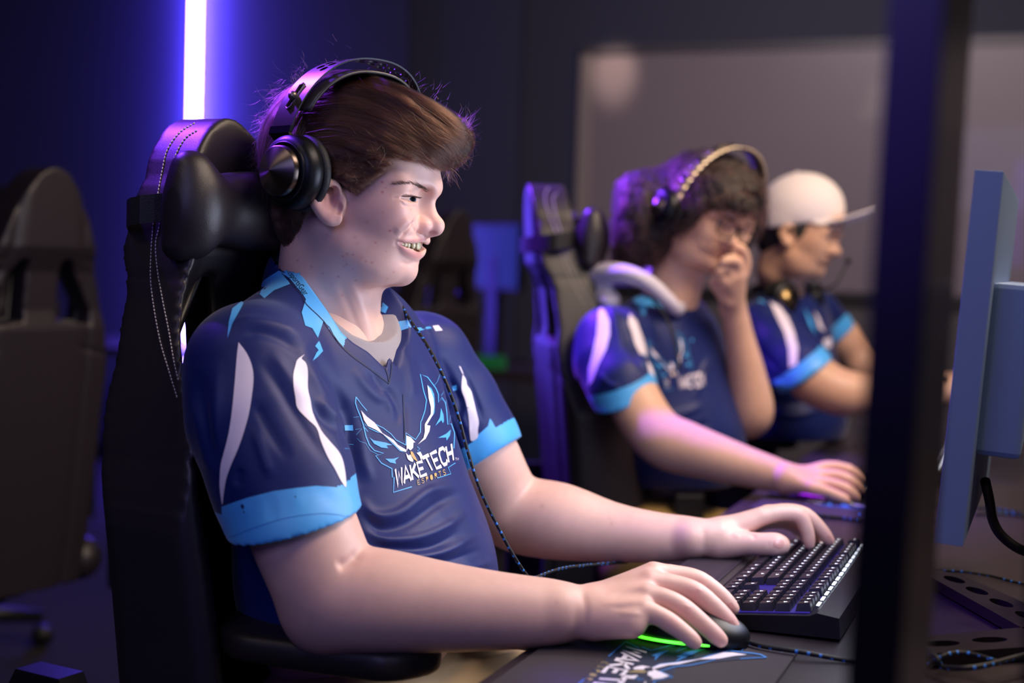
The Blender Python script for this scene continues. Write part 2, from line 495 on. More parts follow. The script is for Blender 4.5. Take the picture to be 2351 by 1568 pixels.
HD = Frame(820, 400, 1.72, 17)
def build_head1(plain=False, h=0.0013):
    hp = HD.hp
    v = Vol((-0.135, -0.115, -0.25), (0.13, 0.115, 0.125), h)
    def both(fn, *p, **k):
        "p: local points with y<0; builds near and far side"
        for sg in (1, -1):
            fn(*[np.array((q[0], q[1] * sg, q[2])) if isinstance(q, np.ndarray) else q for q in p], **k)
    v.ell(hp(816, 352), (0.098, 0.0745, 0.078), 0.0)
    v.ell(hp(898, 388), (0.0515, 0.056, 0.045), 0.03)
    v.ell(hp(760, 420), (0.075, 0.066, 0.06), 0.03)
    v.ell(hp(868, 490), (0.052, 0.056, 0.062), 0.03)
    v.ell(hp(906, 545), (0.0215, 0.036, 0.026), 0.02)
    # jaw, chin, cheeks
    both(v.cone, hp(792, 560, -0.052), hp(893, 614, -0.026), 0.019, 0.017, k=0.03)
    both(v.ell, hp(850, 545, -0.044), r=(0.034, 0.018, 0.028), k=0.03)
    v.ell(hp(856, 583), (0.048, 0.048, 0.034), 0.02)
    v.ell(hp(924, 622), (0.0170, 0.0210, 0.0152), 0.012)
    v.cone(hp(922, 632), hp(885, 632), 0.0085, 0.010, k=0.012)
    both(v.ell, hp(902, 513, -0.0405), r=(0.026, 0.020, 0.022), k=0.022)
    both(v.ell, hp(868, 478, -0.055), r=(0.030, 0.014, 0.016), k=0.025)
    # brow
    both(v.cone, hp(981, 432, -0.012), hp(922, 424, -0.047), 0.0085, 0.009, k=0.018)
    v.ball(hp(980, 425), 0.0110, k=0.02)
    both(v.ell, hp(890, 425, -0.057), r=(0.022, 0.010, 0.022), k=0.02)
    both(v.ell, hp(812, 606, -0.040), r=(0.042, 0.022, 0.028), k=0.025)
    # sockets
    both(v.ell, hp(964, 453, -0.031), r=(0.012, 0.0150, 0.0085), k=0.014, mode='s')
    # nose
    v.cone(hp(967, 452), hp(998, 514), 0.0070, 0.0094, k=0.012)
    v.ball(hp(1000.5, 520), 0.0102, k=0.006)
    v.cone(hp(966, 470), hp(969, 512), 0.0095, 0.0132, k=0.012)
    both(v.ell, hp(978, 461, -0.0195), r=(0.0075, 0.0075, 0.0110), k=0.012, mode='s')
    both(v.ell, hp(964, 519, -0.0155), r=(0.0130, 0.0080, 0.0092), k=0.006)
    v.cone(hp(1000, 528), hp(974, 538), 0.0055, 0.006, k=0.006)
    both(v.ell, hp(992, 537, -0.0072), r=(0.0055, 0.0026, 0.0030), k=0.003, mode='s')
    # muzzle and lips
    v.ell(hp(938, 546), (0.0110, 0.024, 0.010), 0.008)
    v.ell(hp(904, 590), (0.0140, 0.026, 0.012), 0.012)
    sp = lambda x, y, inn=0.0: v.hit(HD.loc(CO), HD.M @ pv(x, y), inn)
    up = catmull([hp(965, 548, 0), hp(959, 549, -0.009), sp(945, 550, 0.0042), sp(930, 550, 0.0040), sp(917, 552, 0.0034)], 4)
    lo = catmull([hp(948, 585, 0), hp(944, 584, -0.009), sp(936, 578, 0.0045), sp(926, 570, 0.0042), sp(917, 560, 0.0034)], 4)
    mo = catmull([hp(967, 566, 0), hp(961, 566, -0.010), sp(946, 565, -0.001), sp(932, 561, 0.0), sp(917, 557, 0.0)], 4)
    tr = lambda a_, n_: [float(np.interp(i / (n_ - 1), np.linspace(0, 1, len(a_)), a_)) for i in range(n_)]
    fl = lambda L, sg, dx=0.0, sy=1.0: [np.array((p[0] - dx, p[1] * sg * sy, p[2])) for p in L]
    for sg in (1, -1):
        q_ = .004 if plain else 0.0
        v.chain([p + (0, 0, -q_) for p in fl(up, sg)], tr((0.0038, 0.0037, 0.0030, 0.0026, 0.0018), len(up)), k=0.005)
        v.chain([p + (0, 0, q_) for p in fl(lo, sg)], tr((0.0062, 0.0060, 0.0050, 0.0040, 0.0020), len(lo)), k=0.005)
    for sg in (() if plain else (1, -1)):
        for dx, sy in ((0.0, 1.0), (0.008, 0.98), (0.016, 0.93), (0.025, 0.85)):
            v.chain(fl(mo, sg, dx, sy), tr((0.0050, 0.0050, 0.0048, 0.0036, 0.0016), len(mo)), k=0.001, mode='s')
    if plain:
        for sg in (1, -1): v.chain(fl(mo, sg, -.0015), tr((.0016, .0018, .0018, .0014, .001), len(mo)), k=.003, mode='s')
    else: v.ell(hp(938, 565), (0.021, 0.0255, 0.0080), 0.001, 's')
    # eye lids with a narrow slit
    both(v.ball, hp(932, 456, -0.0325), 0.0142, k=0.010)
    es = catmull([sp(922, 454, .0008), sp(931, 454, 0.0014), sp(941, 455.5, 0.002), sp(951, 457.5, 0.002), sp(961, 461, .0008)], 3)
    for sg in (1, -1):
        v.chain([np.array((q[0], q[1] * sg, q[2])) for q in es], tr((0.0018, 0.0031, 0.0037, 0.0034, 0.0016), len(es)), k=0.001, mode='s')
    # neck
    nz = 800 if not plain else 640
    v.cone(hp(757, 520), hp(742, nz), 0.056, 0.066 if not plain else .052, k=0.02)
    if not plain:
        v.cone(hp(795, 600), hp(772, 800), 0.036, 0.043, k=0.02)
        v.ell(hp(770, 868), (0.085, 0.11, 0.055), 0.03)
        both(v.cone, hp(745, 520, -0.052), hp(835, 800, -0.020), 0.013, 0.014, k=0.02)
    # ear
    for sg in (1, -1):
        g = lambda x, y, s_: (lambda q: np.array((q[0], q[1] * sg, q[2])))(hp(x, y, s_))
        v.ell(g(760, 465, -0.073), (0.017, 0.007, 0.025), 0.006)
        hx = [g(776, 452, -0.075), g(775, 436, -0.080), g(766, 424, -0.085), g(750, 420, -0.089), g(734, 432, -0.092), g(724, 450, -0.093), g(723, 464, -0.092), g(733, 482, -0.088), g(746, 499, -0.084), g(760, 507, -0.082)]
        hx = catmull(hx, 4); v.chain(hx, tr((0.0022, 0.0034, 0.0040, 0.0042, 0.0044, 0.0046, 0.0048, 0.0050, 0.0050), len(hx)), k=0.004)
        v.ell(g(771, 500, -0.0800), (0.0080, 0.0048, 0.0090), 0.006)
        v.cone(g(741, 470, -0.082), g(758, 495, -0.080), 0.008, 0.006, k=0.006)
        v.ell(g(764, 456, -0.0865), (0.0085, 0.0080, 0.0150), 0.003, mode='s')
        v.chain([g(747, 448, -0.0835), g(746, 470, -0.0835), g(757, 484, -0.082)], (0.0035, 0.004, 0.003), k=0.003)
        v.ell(g(783, 466, -0.0765), (0.006, 0.0042, 0.010), 0.004)
        v.ell(g(777, 478, -0.0830), (0.0045, 0.0055, 0.0075), 0.002, mode='s')
    V, Q = v.mesh(1)
    if plain: return V, Q
    V = HD.toW(V)
    V = brushes(V, Q, [
        ([(958, 502), (946, 517), (931, 533), (915, 547)], 4.5, -0.0024), ([(946, 498), (925, 517), (905, 536)], 9, 0.0020),
        ([(913, 550), (909, 558), (908, 566)], 5, -0.0007), ([(952, 498), (947, 515), (954, 532), (968, 537)], 4, -0.0010),
        ([(900, 450), (918, 445), (938, 441), (958, 446)], 4, -0.0008), ([(918, 461), (932, 474), (957, 474)], 3, -0.0008),
        ([(918, 456), (928, 465), (945, 469), (960, 466)], 4, 0.0007), ([(900, 455), (922, 454)], 2.5, -0.0008),
        ([(949, 604), (935, 606), (918, 598)], 5, -0.0010), ([(890, 640), (850, 615), (810, 590)], 14, 0.0006),
        ([(800, 640), (830, 700), (862, 790)], 9, 0.0012), ([(775, 640), (805, 710), (840, 800)], 10, -0.0012)], 1.72)
    return V, Q

def build_teeth1():
    v = Vol((0.03, -0.04, -0.11), (0.10, 0.04, -0.06), 0.0007)
    hp = HD.hp; I = 0
    # tooth: (px, py, width, y)
    for x, y, s_, w, h in ((961, 564, -0.0035, 0.0040, 0.0052), (951, 563, -0.0108, 0.0034, 0.0046), (939, 562, -0.0165, 0.0033, 0.0046), (931, 561, -0.0215, 0.0032, 0.0042), (923, 559, -0.0255, 0.0032, 0.0036), (914, 558, -0.0275, 0.0034, 0.0032)):
        p = hp(x, y, s_)
        for sg in (1, -1):
            q = np.array((p[0] - 0.0012, p[1] * sg, p[2])); t = np.arctan2(-s_ * 1000, 14)
            a = np.array((math.cos(t), -sg * math.sin(t), 0)); b = np.array((sg * math.sin(t), math.cos(t), 0))
            v.ell(q, (0.0022, w, h), 0.0004, axes=(a, b, (0, 0, 1)))
    for x, y, s_ in ((950, 578, -0.003), (944, 577, -0.009), (937, 575, -0.014)):
        p = hp(x, y, s_)
        for sg in (1, -1): v.ell(np.array((p[0] - 0.004, p[1] * sg, p[2])), (0.002, 0.0028, 0.0045), 0.0004)
    V, Q = v.mesh(0); return HD.toW(V), Q

TD = Frame(760, 700, 1.74, 40)
def grid_for(pts, pad, h):
    P = np.array(pts); return Vol(P.min(0) - pad, P.max(0) + pad, h)
NA = [(575, 860, 1.565, .066), (665, 1130, 1.52, .056), (722, 1280, 1.505, .052), (768, 1368, 1.50, .050), (830, 1378, 1.498, .0495), (900, 1383, 1.497, .0480), (1000, 1392, 1.497, .0425), (1100, 1400, 1.498, .0375), (1200, 1405, 1.50, .0330), (1290, 1406, 1.505, .0285)]
FA = [(985, 850, 1.93, .058), (1095, 1030, 1.96, .050), (1140, 1120, 1.99, .047), (1180, 1178, 2.0, .048), (1280, 1196, 1.98, .0495), (1400, 1221, 1.96, .0370), (1500, 1233, 1.94, .0300), (1600, 1236, 1.925, .0245)]
def cch(v, L, k=0.012):
    P = catmull([W(a, b, c) for a, b, c, r in L], 4); R = [float(q[0]) for q in catmull([(a[3], 0) for a in L], 4)]
    v.chain(P, R, k)
def finger(v, pts, rs, k=0.004):
    P = catmull([W(*p) for p in pts], 3); n = len(P)
    R = [float(np.interp(i / (n - 1), np.linspace(0, 1, len(rs)), rs)) for i in range(n)]
    v.chain(P, R, k)
def build_arm_near():
    P = [W(a, b, c) for a, b, c, r in NA]
    v = grid_for(P + [W(1720, 1400, 1.58), W(1400, 1480, 1.45)], 0.075, 0.002)
    cch(v, NA)
    # wrist: wider than thick
    for dd in (-0.008, 0.012): v.cone(W(1290, 1406, 1.505 + dd), W(1350, 1400, 1.513 + dd), .0265, .0235, 0.012)
    v.ball(W(735, 1420, 1.51), .033, 0.03)
    mc = [(1500, 1318, 1.545), (1490, 1336, 1.525), (1482, 1366, 1.503), (1476, 1400, 1.483)]
    base = [(1370, 1385, 1.535), (1365, 1388, 1.522), (1362, 1398, 1.508), (1362, 1410, 1.495)]
    for b, m, r in zip(base, mc, (.0135, .013, .0125, .012)): v.cone(W(*b), W(*m), .0195, r, 0.012)
    v.cone(W(1370, 1425, 1.492), W(1450, 1432, 1.478), .020, .0155, 0.014)
    v.cone(W(1380, 1420, 1.53), W(1470, 1405, 1.54), .020, .015, 0.014)
    finger(v, [mc[0], (1560, 1322, 1.549), (1607, 1335, 1.548), (1652, 1366, 1.543), (1682, 1397, 1.538)], (.0115, .0100, .0102, .0088, .0076))
    finger(v, [mc[1], (1555, 1345, 1.524), (1603, 1364, 1.520), (1652, 1405, 1.514), (1683, 1440, 1.510)], (.0118, .0102, .0104, .0090, .0080))
    finger(v, [mc[2], (1535, 1378, 1.499), (1577, 1403, 1.496), (1622, 1440, 1.491), (1655, 1470, 1.487)], (.0112, .0098, .0100, .0086, .0077))
    finger(v, [mc[3], (1512, 1414, 1.479), (1542, 1432, 1.476), (1574, 1456, 1.471), (1597, 1476, 1.468)], (.0105, .0088, .0090, .0078, .0068))
    finger(v, [(1390, 1415, 1.545), (1450, 1425, 1.568), (1520, 1432, 1.578), (1585, 1438, 1.570)], (.018, .0125, .0110, .0090), 0.01)
    V, Q = v.mesh(1)
    S = [([(1482, 1345), (1440, 1352), (1390, 1365)], 7, 0.0008), ([(1478, 1378), (1430, 1382), (1380, 1388)], 6, 0.0008), ([(1478, 1410), (1420, 1408)], 6, 0.0007),
         ([(1485, 1353), (1440, 1365), (1400, 1372)], 6, -0.0008), ([(1480, 1388), (1440, 1394), (1400, 1398)], 6, -0.0008),
         ([(1598, 1350), (1612, 1358)], 4, 0.0007), ([(1570, 1390), (1588, 1397)], 4, 0.0007), ([(834, 1262), (800, 1290), (770, 1300)], 12, -0.0030), ([(1335, 1350), (1345, 1400), (1340, 1450)], 9, -0.0010)]
    return brushes(V, Q, S), Q
def build_arm_far():
    P = [W(a, b, c) for a, b, c, r in FA]
    v = grid_for(P + [W(1920, 1240, 2.0), W(1750, 1150, 1.9), W(1800, 1290, 1.9)], 0.065, 0.002)
    cch(v, FA)
    for dd in (-0.012, 0.012): v.cone(W(1590, 1236, 1.925 + dd), W(1650, 1228, 1.925 + dd), .0235, .021, 0.012)
    mc = [(1748, 1186, 1.925), (1762, 1180, 1.947), (1765, 1186, 1.968), (1758, 1196, 1.988)]
    for m, r in zip(mc, (.0125, .0125, .012, .011)): v.cone(W(1655, 1225, m[2] * 0.6 + 1.925 * 0.4), W(*m), .019, r, 0.012)
    v.cone(W(1650, 1252, 1.915), W(1690, 1252, 1.912), .0185, .014, 0.012)
    v.cone(W(1650, 1255, 1.945), W(1700, 1240, 1.96), .0165, .014, 0.012)
    finger(v, [mc[0], (1795, 1178, 1.926), (1834, 1184, 1.926), (1852, 1216, 1.925), (1858, 1250, 1.925)], (.0112, .0100, .0100, .0086, .0074))
    finger(v, [mc[1], (1810, 1174, 1.950), (1850, 1184, 1.950), (1882, 1213, 1.948), (1904, 1242, 1.947)], (.0112, .0100, .0102, .0088, .0076))
    finger(v, [mc[2], (1810, 1184, 1.972), (1845, 1197, 1.972), (1868, 1222, 1.970), (1880, 1246, 1.969)], (.0108, .0096, .0096, .0084, .0072))
    finger(v, [mc[3], (1795, 1198, 1.992), (1825, 1208, 1.994), (1842, 1228, 1.994), (1852, 1246, 1.994)], (.0098, .0086, .0086, .0074, .0066))
    finger(v, [(1655, 1248, 1.912), (1705, 1247, 1.903), (1752, 1250, 1.897), (1778, 1250, 1.895), (1795, 1252, 1.894)], (.0165, .0118, .0112, .0108, .0088), 0.01)
    V, Q = v.mesh(1)
    S = [([(1690, 1215), (1725, 1226), (1735, 1238)], 5, -0.0018), ([(1680, 1225), (1700, 1232)], 5, 0.0008), ([(1613, 1205), (1617, 1240), (1612, 1270)], 9, -0.0010), ([(1764, 1242), (1764, 1258)], 3, -0.0005)]
    return brushes(V, Q, S), Q
def c2(L): return [(x / 1.96 + 400, y / 1.96 + 560) for x, y in L]
def c3(L): return [(x / 5.058 + 790, y / 5.058 + 840) for x, y in L]
CUFF_N = (W(515, 1247, 1.50), W(818, 1187, 1.47), W(600, 1185, 1.60))
def pl3(a, b, c):
    n = np.cross(b - a, c - a); return a, n / np.linalg.norm(n)
def poly_sd(px, py, poly):
    "signed distance to a closed outline, negative inside"
    d = np.full(px.shape, 1e9); ins = np.zeros(px.shape, bool); n = len(poly)
    for i in range(n):
        ax_, ay_ = poly[i]; bx, by = poly[(i + 1) % n]; ux, uy = bx - ax_, by - ay_
        t = np.clip(((px - ax_) * ux + (py - ay_) * uy) / (ux * ux + uy * uy + 1e-9), 0, 1)
        d = np.minimum(d, np.hypot(px - ax_ - t * ux, py - ay_ - t * uy))
        c = (ay_ > py) != (by > py)
        with np.errstate(divide='ignore', invalid='ignore'): xi = ax_ + ux * (py - ay_) / uy if uy != 0 else np.full(px.shape, 1e9)
        ins ^= c & (px < xi)
    return np.where(ins, -d, d)
def neck_cut(v, fr, poly, lo, hi):
    "open the neckline: an outline on the near side of the body, mirrored to the far side"
    sl, X, Y, Z = v.sub(lo, hi, 0.0)
    P = np.stack(np.broadcast_arrays(X, Y, Z), -1).reshape(-1, 3).astype(float)
    lat = (P - fr.o) @ fr.l + 0.017; P = P - 2 * np.maximum(lat, 0)[:, None] * fr.l
    px, py, d = proj(P)
    D = poly_sd(px, py, poly) * (fr.o - CO) @ CF / FPX if False else poly_sd(px, py, poly) * (1.74 / FPX)
    s_ = v.F[sl]; v.F[sl] = np.maximum(s_, -D.reshape(s_.shape).astype(np.float32))
def build_undershirt1():
    v = Vol(TD.o + (-0.16, -0.18, -0.16), TD.o + (0.16, 0.20, 0.08), 0.0024)
    t = TD.w; fx = (TD.f, TD.l, TD.u)
    v.ell(t(768, 925), (.094, .130, .152), 0.0, axes=fx)
    v.ell(t(795, 1060), (.104, .150, .146), 0.03, axes=fx)
    v.cone(t(705, 760), W(660, 830, 1.64), .040, .040, 0.03)
    v.cone(t(720, 765), W(880, 830, 1.85), .040, .040, 0.03)
    neck_cut(v, TD, [(640, 570), (652, 590), (735, 700), (778, 745), (809, 769), (843, 783), (864, 786), (900, 650), (900, 480), (640, 480)], TD.o + (-.15, -.16, -.12), TD.o + (.15, .19, .07))
    V, Q = v.mesh(1); return largest(V, Q)
def build_jersey1():
    v = Vol(TD.o + (-0.36, -0.34, -0.43), TD.o + (0.33, 0.42, 0.13), 0.0025)
    t = TD.w; fx = (TD.f, TD.l, TD.u)
    v.ell(t(768, 920), (.098, .172, .160), 0.0, axes=fx)
    v.ell(t(795, 1060), (.110, .168, .150), 0.03, axes=fx)
    v.ell(t(825, 1230), (.128, .172, .165), 0.03, axes=fx)
    v.ell(t(858, 1350), (.138, .178, .150), 0.03, axes=fx)
    # shoulders
    v.cone(t(705, 740), W(572, 838, 1.575), .055, .066, 0.03)
    v.cone(t(720, 745), W(965, 840, 1.925), .055, .062, 0.03)
    v.cone(t(730, 890, -.05), W(605, 910, 1.60), .080, .078, 0.03)
    # near sleeve
    ca, cn = pl3(*CUFF_N)
    if cn @ (W(665, 1130, 1.52) - ca) > 0: cn = -cn
    s = Vol(v.lo, v.lo + v.h * (np.array(v.n) - 1), v.h); s.n = v.n
    s.F = np.full(v.n, 0.05, np.float32); s.ax = v.ax
    s.chain([W(585, 855, 1.575), W(598, 960, 1.56), W(645, 1090, 1.535), W(687, 1230, 1.51)], (.072, .077, .0740, .0725), 0.02)
    s.plane(ca, cn)
    s.chain([W(640, 1090, 1.53), W(672, 1200, 1.517), W(700, 1280, 1.506)], (.050, .066, .070), 0.0, 's')
    fa, fn = pl3(W(1075, 1080, 1.93), W(1152, 1030, 1.93), W(1112, 1060, 2.02))
    if fn @ (W(1040, 950, 1.95) - fa) > 0: fn = -fn
    f = Vol(v.lo, v.lo + v.h, v.h); f.n = v.n; f.F = np.full(v.n, 0.05, np.float32); f.ax = v.ax
    f.chain([W(970, 830, 1.925), W(1035, 930, 1.945), W(1085, 1010, 1.955), W(1125, 1080, 1.97)], (.066, .064, .060, .058), 0.02)
    f.plane(fa, fn)
    f.chain([W(1085, 1010, 1.96), W(1125, 1080, 1.975)], (.046, .054), 0.0, 's')
    for q in (s, f):
        h = np.maximum(0.022 - np.abs(v.F - q.F), 0) / 0.022; v.F = np.minimum(v.F, q.F) - h * h * 0.0055
    v.cone(t(735, 650), t(748, 730), .069, .074, 0.02)
    neck_cut(v, TD, [(640, 552), (657, 572), (690, 626), (710, 656), (736, 692), (757, 722), (784, 764), (812, 788), (845, 808), (884, 846), (925, 700), (900, 480), (640, 480)], TD.o + (-.16, -.16, -.12), TD.o + (.16, .22, .13))
    v.cone(t(748, 690), t(757, 560), .0655, .070, 0.0, 's')
    v.plane(t(850, 1440), (0, 0, -1))
    V, Q = v.mesh(3); V, Q = largest(V, Q)
    return V, Q, (ca, cn), (fa, fn)
FOLDS1 = [
 (c2([(608, 440), (690, 590), (755, 720), (760, 830)]), 12, -0.0060), (c2([(560, 470), (650, 640), (735, 800), (770, 980)]), 12, 0.0030),
 (c2([(600, 700), (680, 790), (745, 850), (770, 940)]), 9, -0.0050), (c2([(640, 690), (700, 760), (760, 800)]), 8, 0.0035),
 (c2([(380, 520), (470, 640), (540, 760), (620, 880), (700, 1000)]), 13, -0.0030), (c2([(430, 480), (520, 600), (600, 730)]), 13, 0.0025),
 (c2([(360, 700), (420, 820), (520, 980)]), 14, -0.0030), (c2([(360, 820), (400, 950), (440, 1060)]), 12, 0.0022),
 (c2([(240, 360), (350, 345), (480, 370), (590, 430)]), 12, 0.0032), (c2([(260, 420), (380, 400), (500, 440), (570, 500)]), 12, -0.0030),
 (c2([(110, 560), (120, 700), (150, 850), (200, 1000)]), 16, -0.0035), (c2([(90, 700), (130, 900), (170, 1050)]), 12, 0.0028),
 (c2([(200, 520), (190, 700), (180, 860), (190, 980)]), 14, 0.0025), (c2([(300, 1010), (280, 1090)]), 10, -0.002),
 (c2([(970, 640), (990, 700), (1015, 760), (1000, 820)]), 9, -0.0022), (c2([(930, 640), (960, 700), (985, 780)]), 9, 0.0018),
 (c2([(1035, 700), (1042, 800), (1045, 880)]), 5, -0.0016), (c2([(880, 560), (930, 640), (1000, 700)]), 10, -0.0028), (c2([(800, 560), (880, 660), (960, 720)]), 11, 0.0024),
 (c2([(1090, 500), (1130, 600), (1190, 720)]), 11, -0.0030), (c2([(1040, 480), (1060, 600), (1080, 700)]), 10, 0.0024), (c2([(1160, 520), (1210, 640), (1270, 760)]), 10, 0.0026), (c2([(1150, 450), (1220, 560), (1270, 680), (1310, 800)]), 10, -0.0035),
 (c2([(840, 1140), (900, 1220), (1010, 1210), (1150, 1110), (1310, 1080)]), 12, 0.0045), (c2([(850, 1200), (920, 1280), (1050, 1260), (1200, 1160), (1310, 1120)]), 12, -0.0045),
 (c2([(850, 1290), (950, 1330), (1100, 1320), (1240, 1260), (1330, 1180)]), 10, 0.0040), (c2([(860, 1350), (980, 1370), (1150, 1365), (1300, 1290)]), 9, -0.0045),
 (c2([(900, 1395), (1060, 1410), (1230, 1380), (1380, 1290)]), 9, 0.0036), (c2([(1000, 1430), (1180, 1440), (1400, 1370)]), 9, -0.0034), (c2([(1150, 1470), (1300, 1470), (1450, 1420)]), 9, 0.0030),
 (c2([(800, 700), (780, 850), (800, 1000), (830, 1100)]), 12, -0.0030), (c2([(840, 800), (850, 950), (890, 1080)]), 12, 0.0022),
 (c2([(1370, 1210), (1420, 1290), (1460, 1400)]), 8, -0.0022), (c2([(1200, 700), (1290, 880), (1325, 1020)]), 9, 0.0024),
 (c2([(1300, 560), (1350, 680), (1390, 800)]), 7, -0.0026), (c2([(1330, 700), (1300, 780), (1330, 860)]), 6, 0.0022), (c2([(1240, 600), (1300, 720)]), 6, -0.0026),
 (c2([(640, 1090), (700, 1150), (790, 1190)]), 7, -0.0012), (c2([(420, 1130), (440, 1200), (430, 1250)]), 8, -0.0014), (c2([(300, 1160), (330, 1230)]), 8, 0.0012), (c2([(540, 1110), (560, 1190)]), 8, 0.0012),
]

# lettering drawn with thick strokes in a unit cell
GLYPH = {
 'W': [[(0, 1), (.22, 0), (.5, .75), (.78, 0), (1, 1)]], 'A': [[(0, 0), (.5, 1), (1, 0)], [(.2, .32), (.8, .32)]],
 'K': [[(.1, 0), (.1, 1)], [(.95, 1), (.15, .45)], [(.35, .6), (1, 0)]], 'E': [[(1, 1), (.1, 1), (.1, 0), (1, 0)], [(.1, .52), (.8, .52)]],
 'T': [[(0, 1), (1, 1)], [(.5, 1), (.5, 0)]], 'C': [[(1, .78), (.8, 1), (.3, 1), (.08, .75), (.08, .25), (.3, 0), (.8, 0), (1, .22)]],
 'H': [[(.1, 0), (.1, 1)], [(.9, 0), (.9, 1)], [(.1, .5), (.9, .5)]], 'S': [[(.95, .85), (.7, 1), (.25, 1), (.05, .8), (.2, .55), (.8, .45), (.95, .2), (.75, 0), (.25, 0), (.05, .15)]],
 'P': [[(.1, 0), (.1, 1), (.75, 1), (.95, .78), (.75, .5), (.1, .5)]], 'O': [[(.3, 0), (.05, .25), (.05, .75), (.3, 1), (.7, 1), (.95, .75), (.95, .25), (.7, 0), (.28, 0)]],
 'R': [[(.1, 0), (.1, 1), (.75, 1), (.95, .78), (.75, .5), (.1, .5)], [(.5, .5), (1, 0)]], 'M': [[(.05, 0), (.05, 1), (.5, .4), (.95, 1), (.95, 0)]],
}
def quad_text(s, quad, w, gap=0.22):
    "outlines of the letters of s fitted in a quad (bottom-left, bottom-right, top-right, top-left)"
    q = [np.array(p, float) for p in quad]; out = []; n = len(s); cw = 1.0 / (n + (n - 1) * gap)
    for i, ch in enumerate(s):
        x0 = i * cw * (1 + gap)
        for st in GLYPH.get(ch, []):
            L = stroke_poly(st, w)
            # widen the ends a little like slab serifs
            P = []
            for u, v in L:
                U = x0 + u * cw; V = v
                P.append(tuple((q[0] * (1 - U) + q[1] * U) * (1 - V) + (q[3] * (1 - U) + q[2] * U) * V))
            out.append(P)
    return out
NAVY = mat('jersey_navy', '10205f', 0.50, spec=.3, sheen=0.15, bump=0.12, bscale=1800, var=0.05)
SKY = mat('jersey_sky_blue', '4aaaf0', 0.45, sheen=0.2, bump=0.12, bscale=1800)
WHITE = mat('jersey_white', 'e9dfee', 0.5, sheen=0.2, bump=0.12, bscale=1800)
GOLD = mat('print_gold', 'c9a45a', 0.5)
SEAM = mat('seam_dark', '0c1436', 0.6)
PRINT = mat('print_black', '0a0f1c', 0.5)
JM = [NAVY, SKY, WHITE, GOLD, SEAM, PRINT]
def skin_colours(V, base, spots):
    px, py, d = proj(V); c = np.tile(np.array(base, np.float32), (len(V), 1))
    for x, y, r, col, s in spots:
        w = (s * np.exp(-((px - x) ** 2 + (py - y) ** 2) / (r * r)))[:, None]
        c = c * (1 - w) + np.array(col) * w
    return c
def skin_mat(name, rough=0.48):
    m = mat(name, 'c08878', rough, attr='Col', var=0.10, vscale=60, bump=0.07, bscale=1100, sss=0.12)
    return m
SKIN1 = skin_mat('skin_fair')
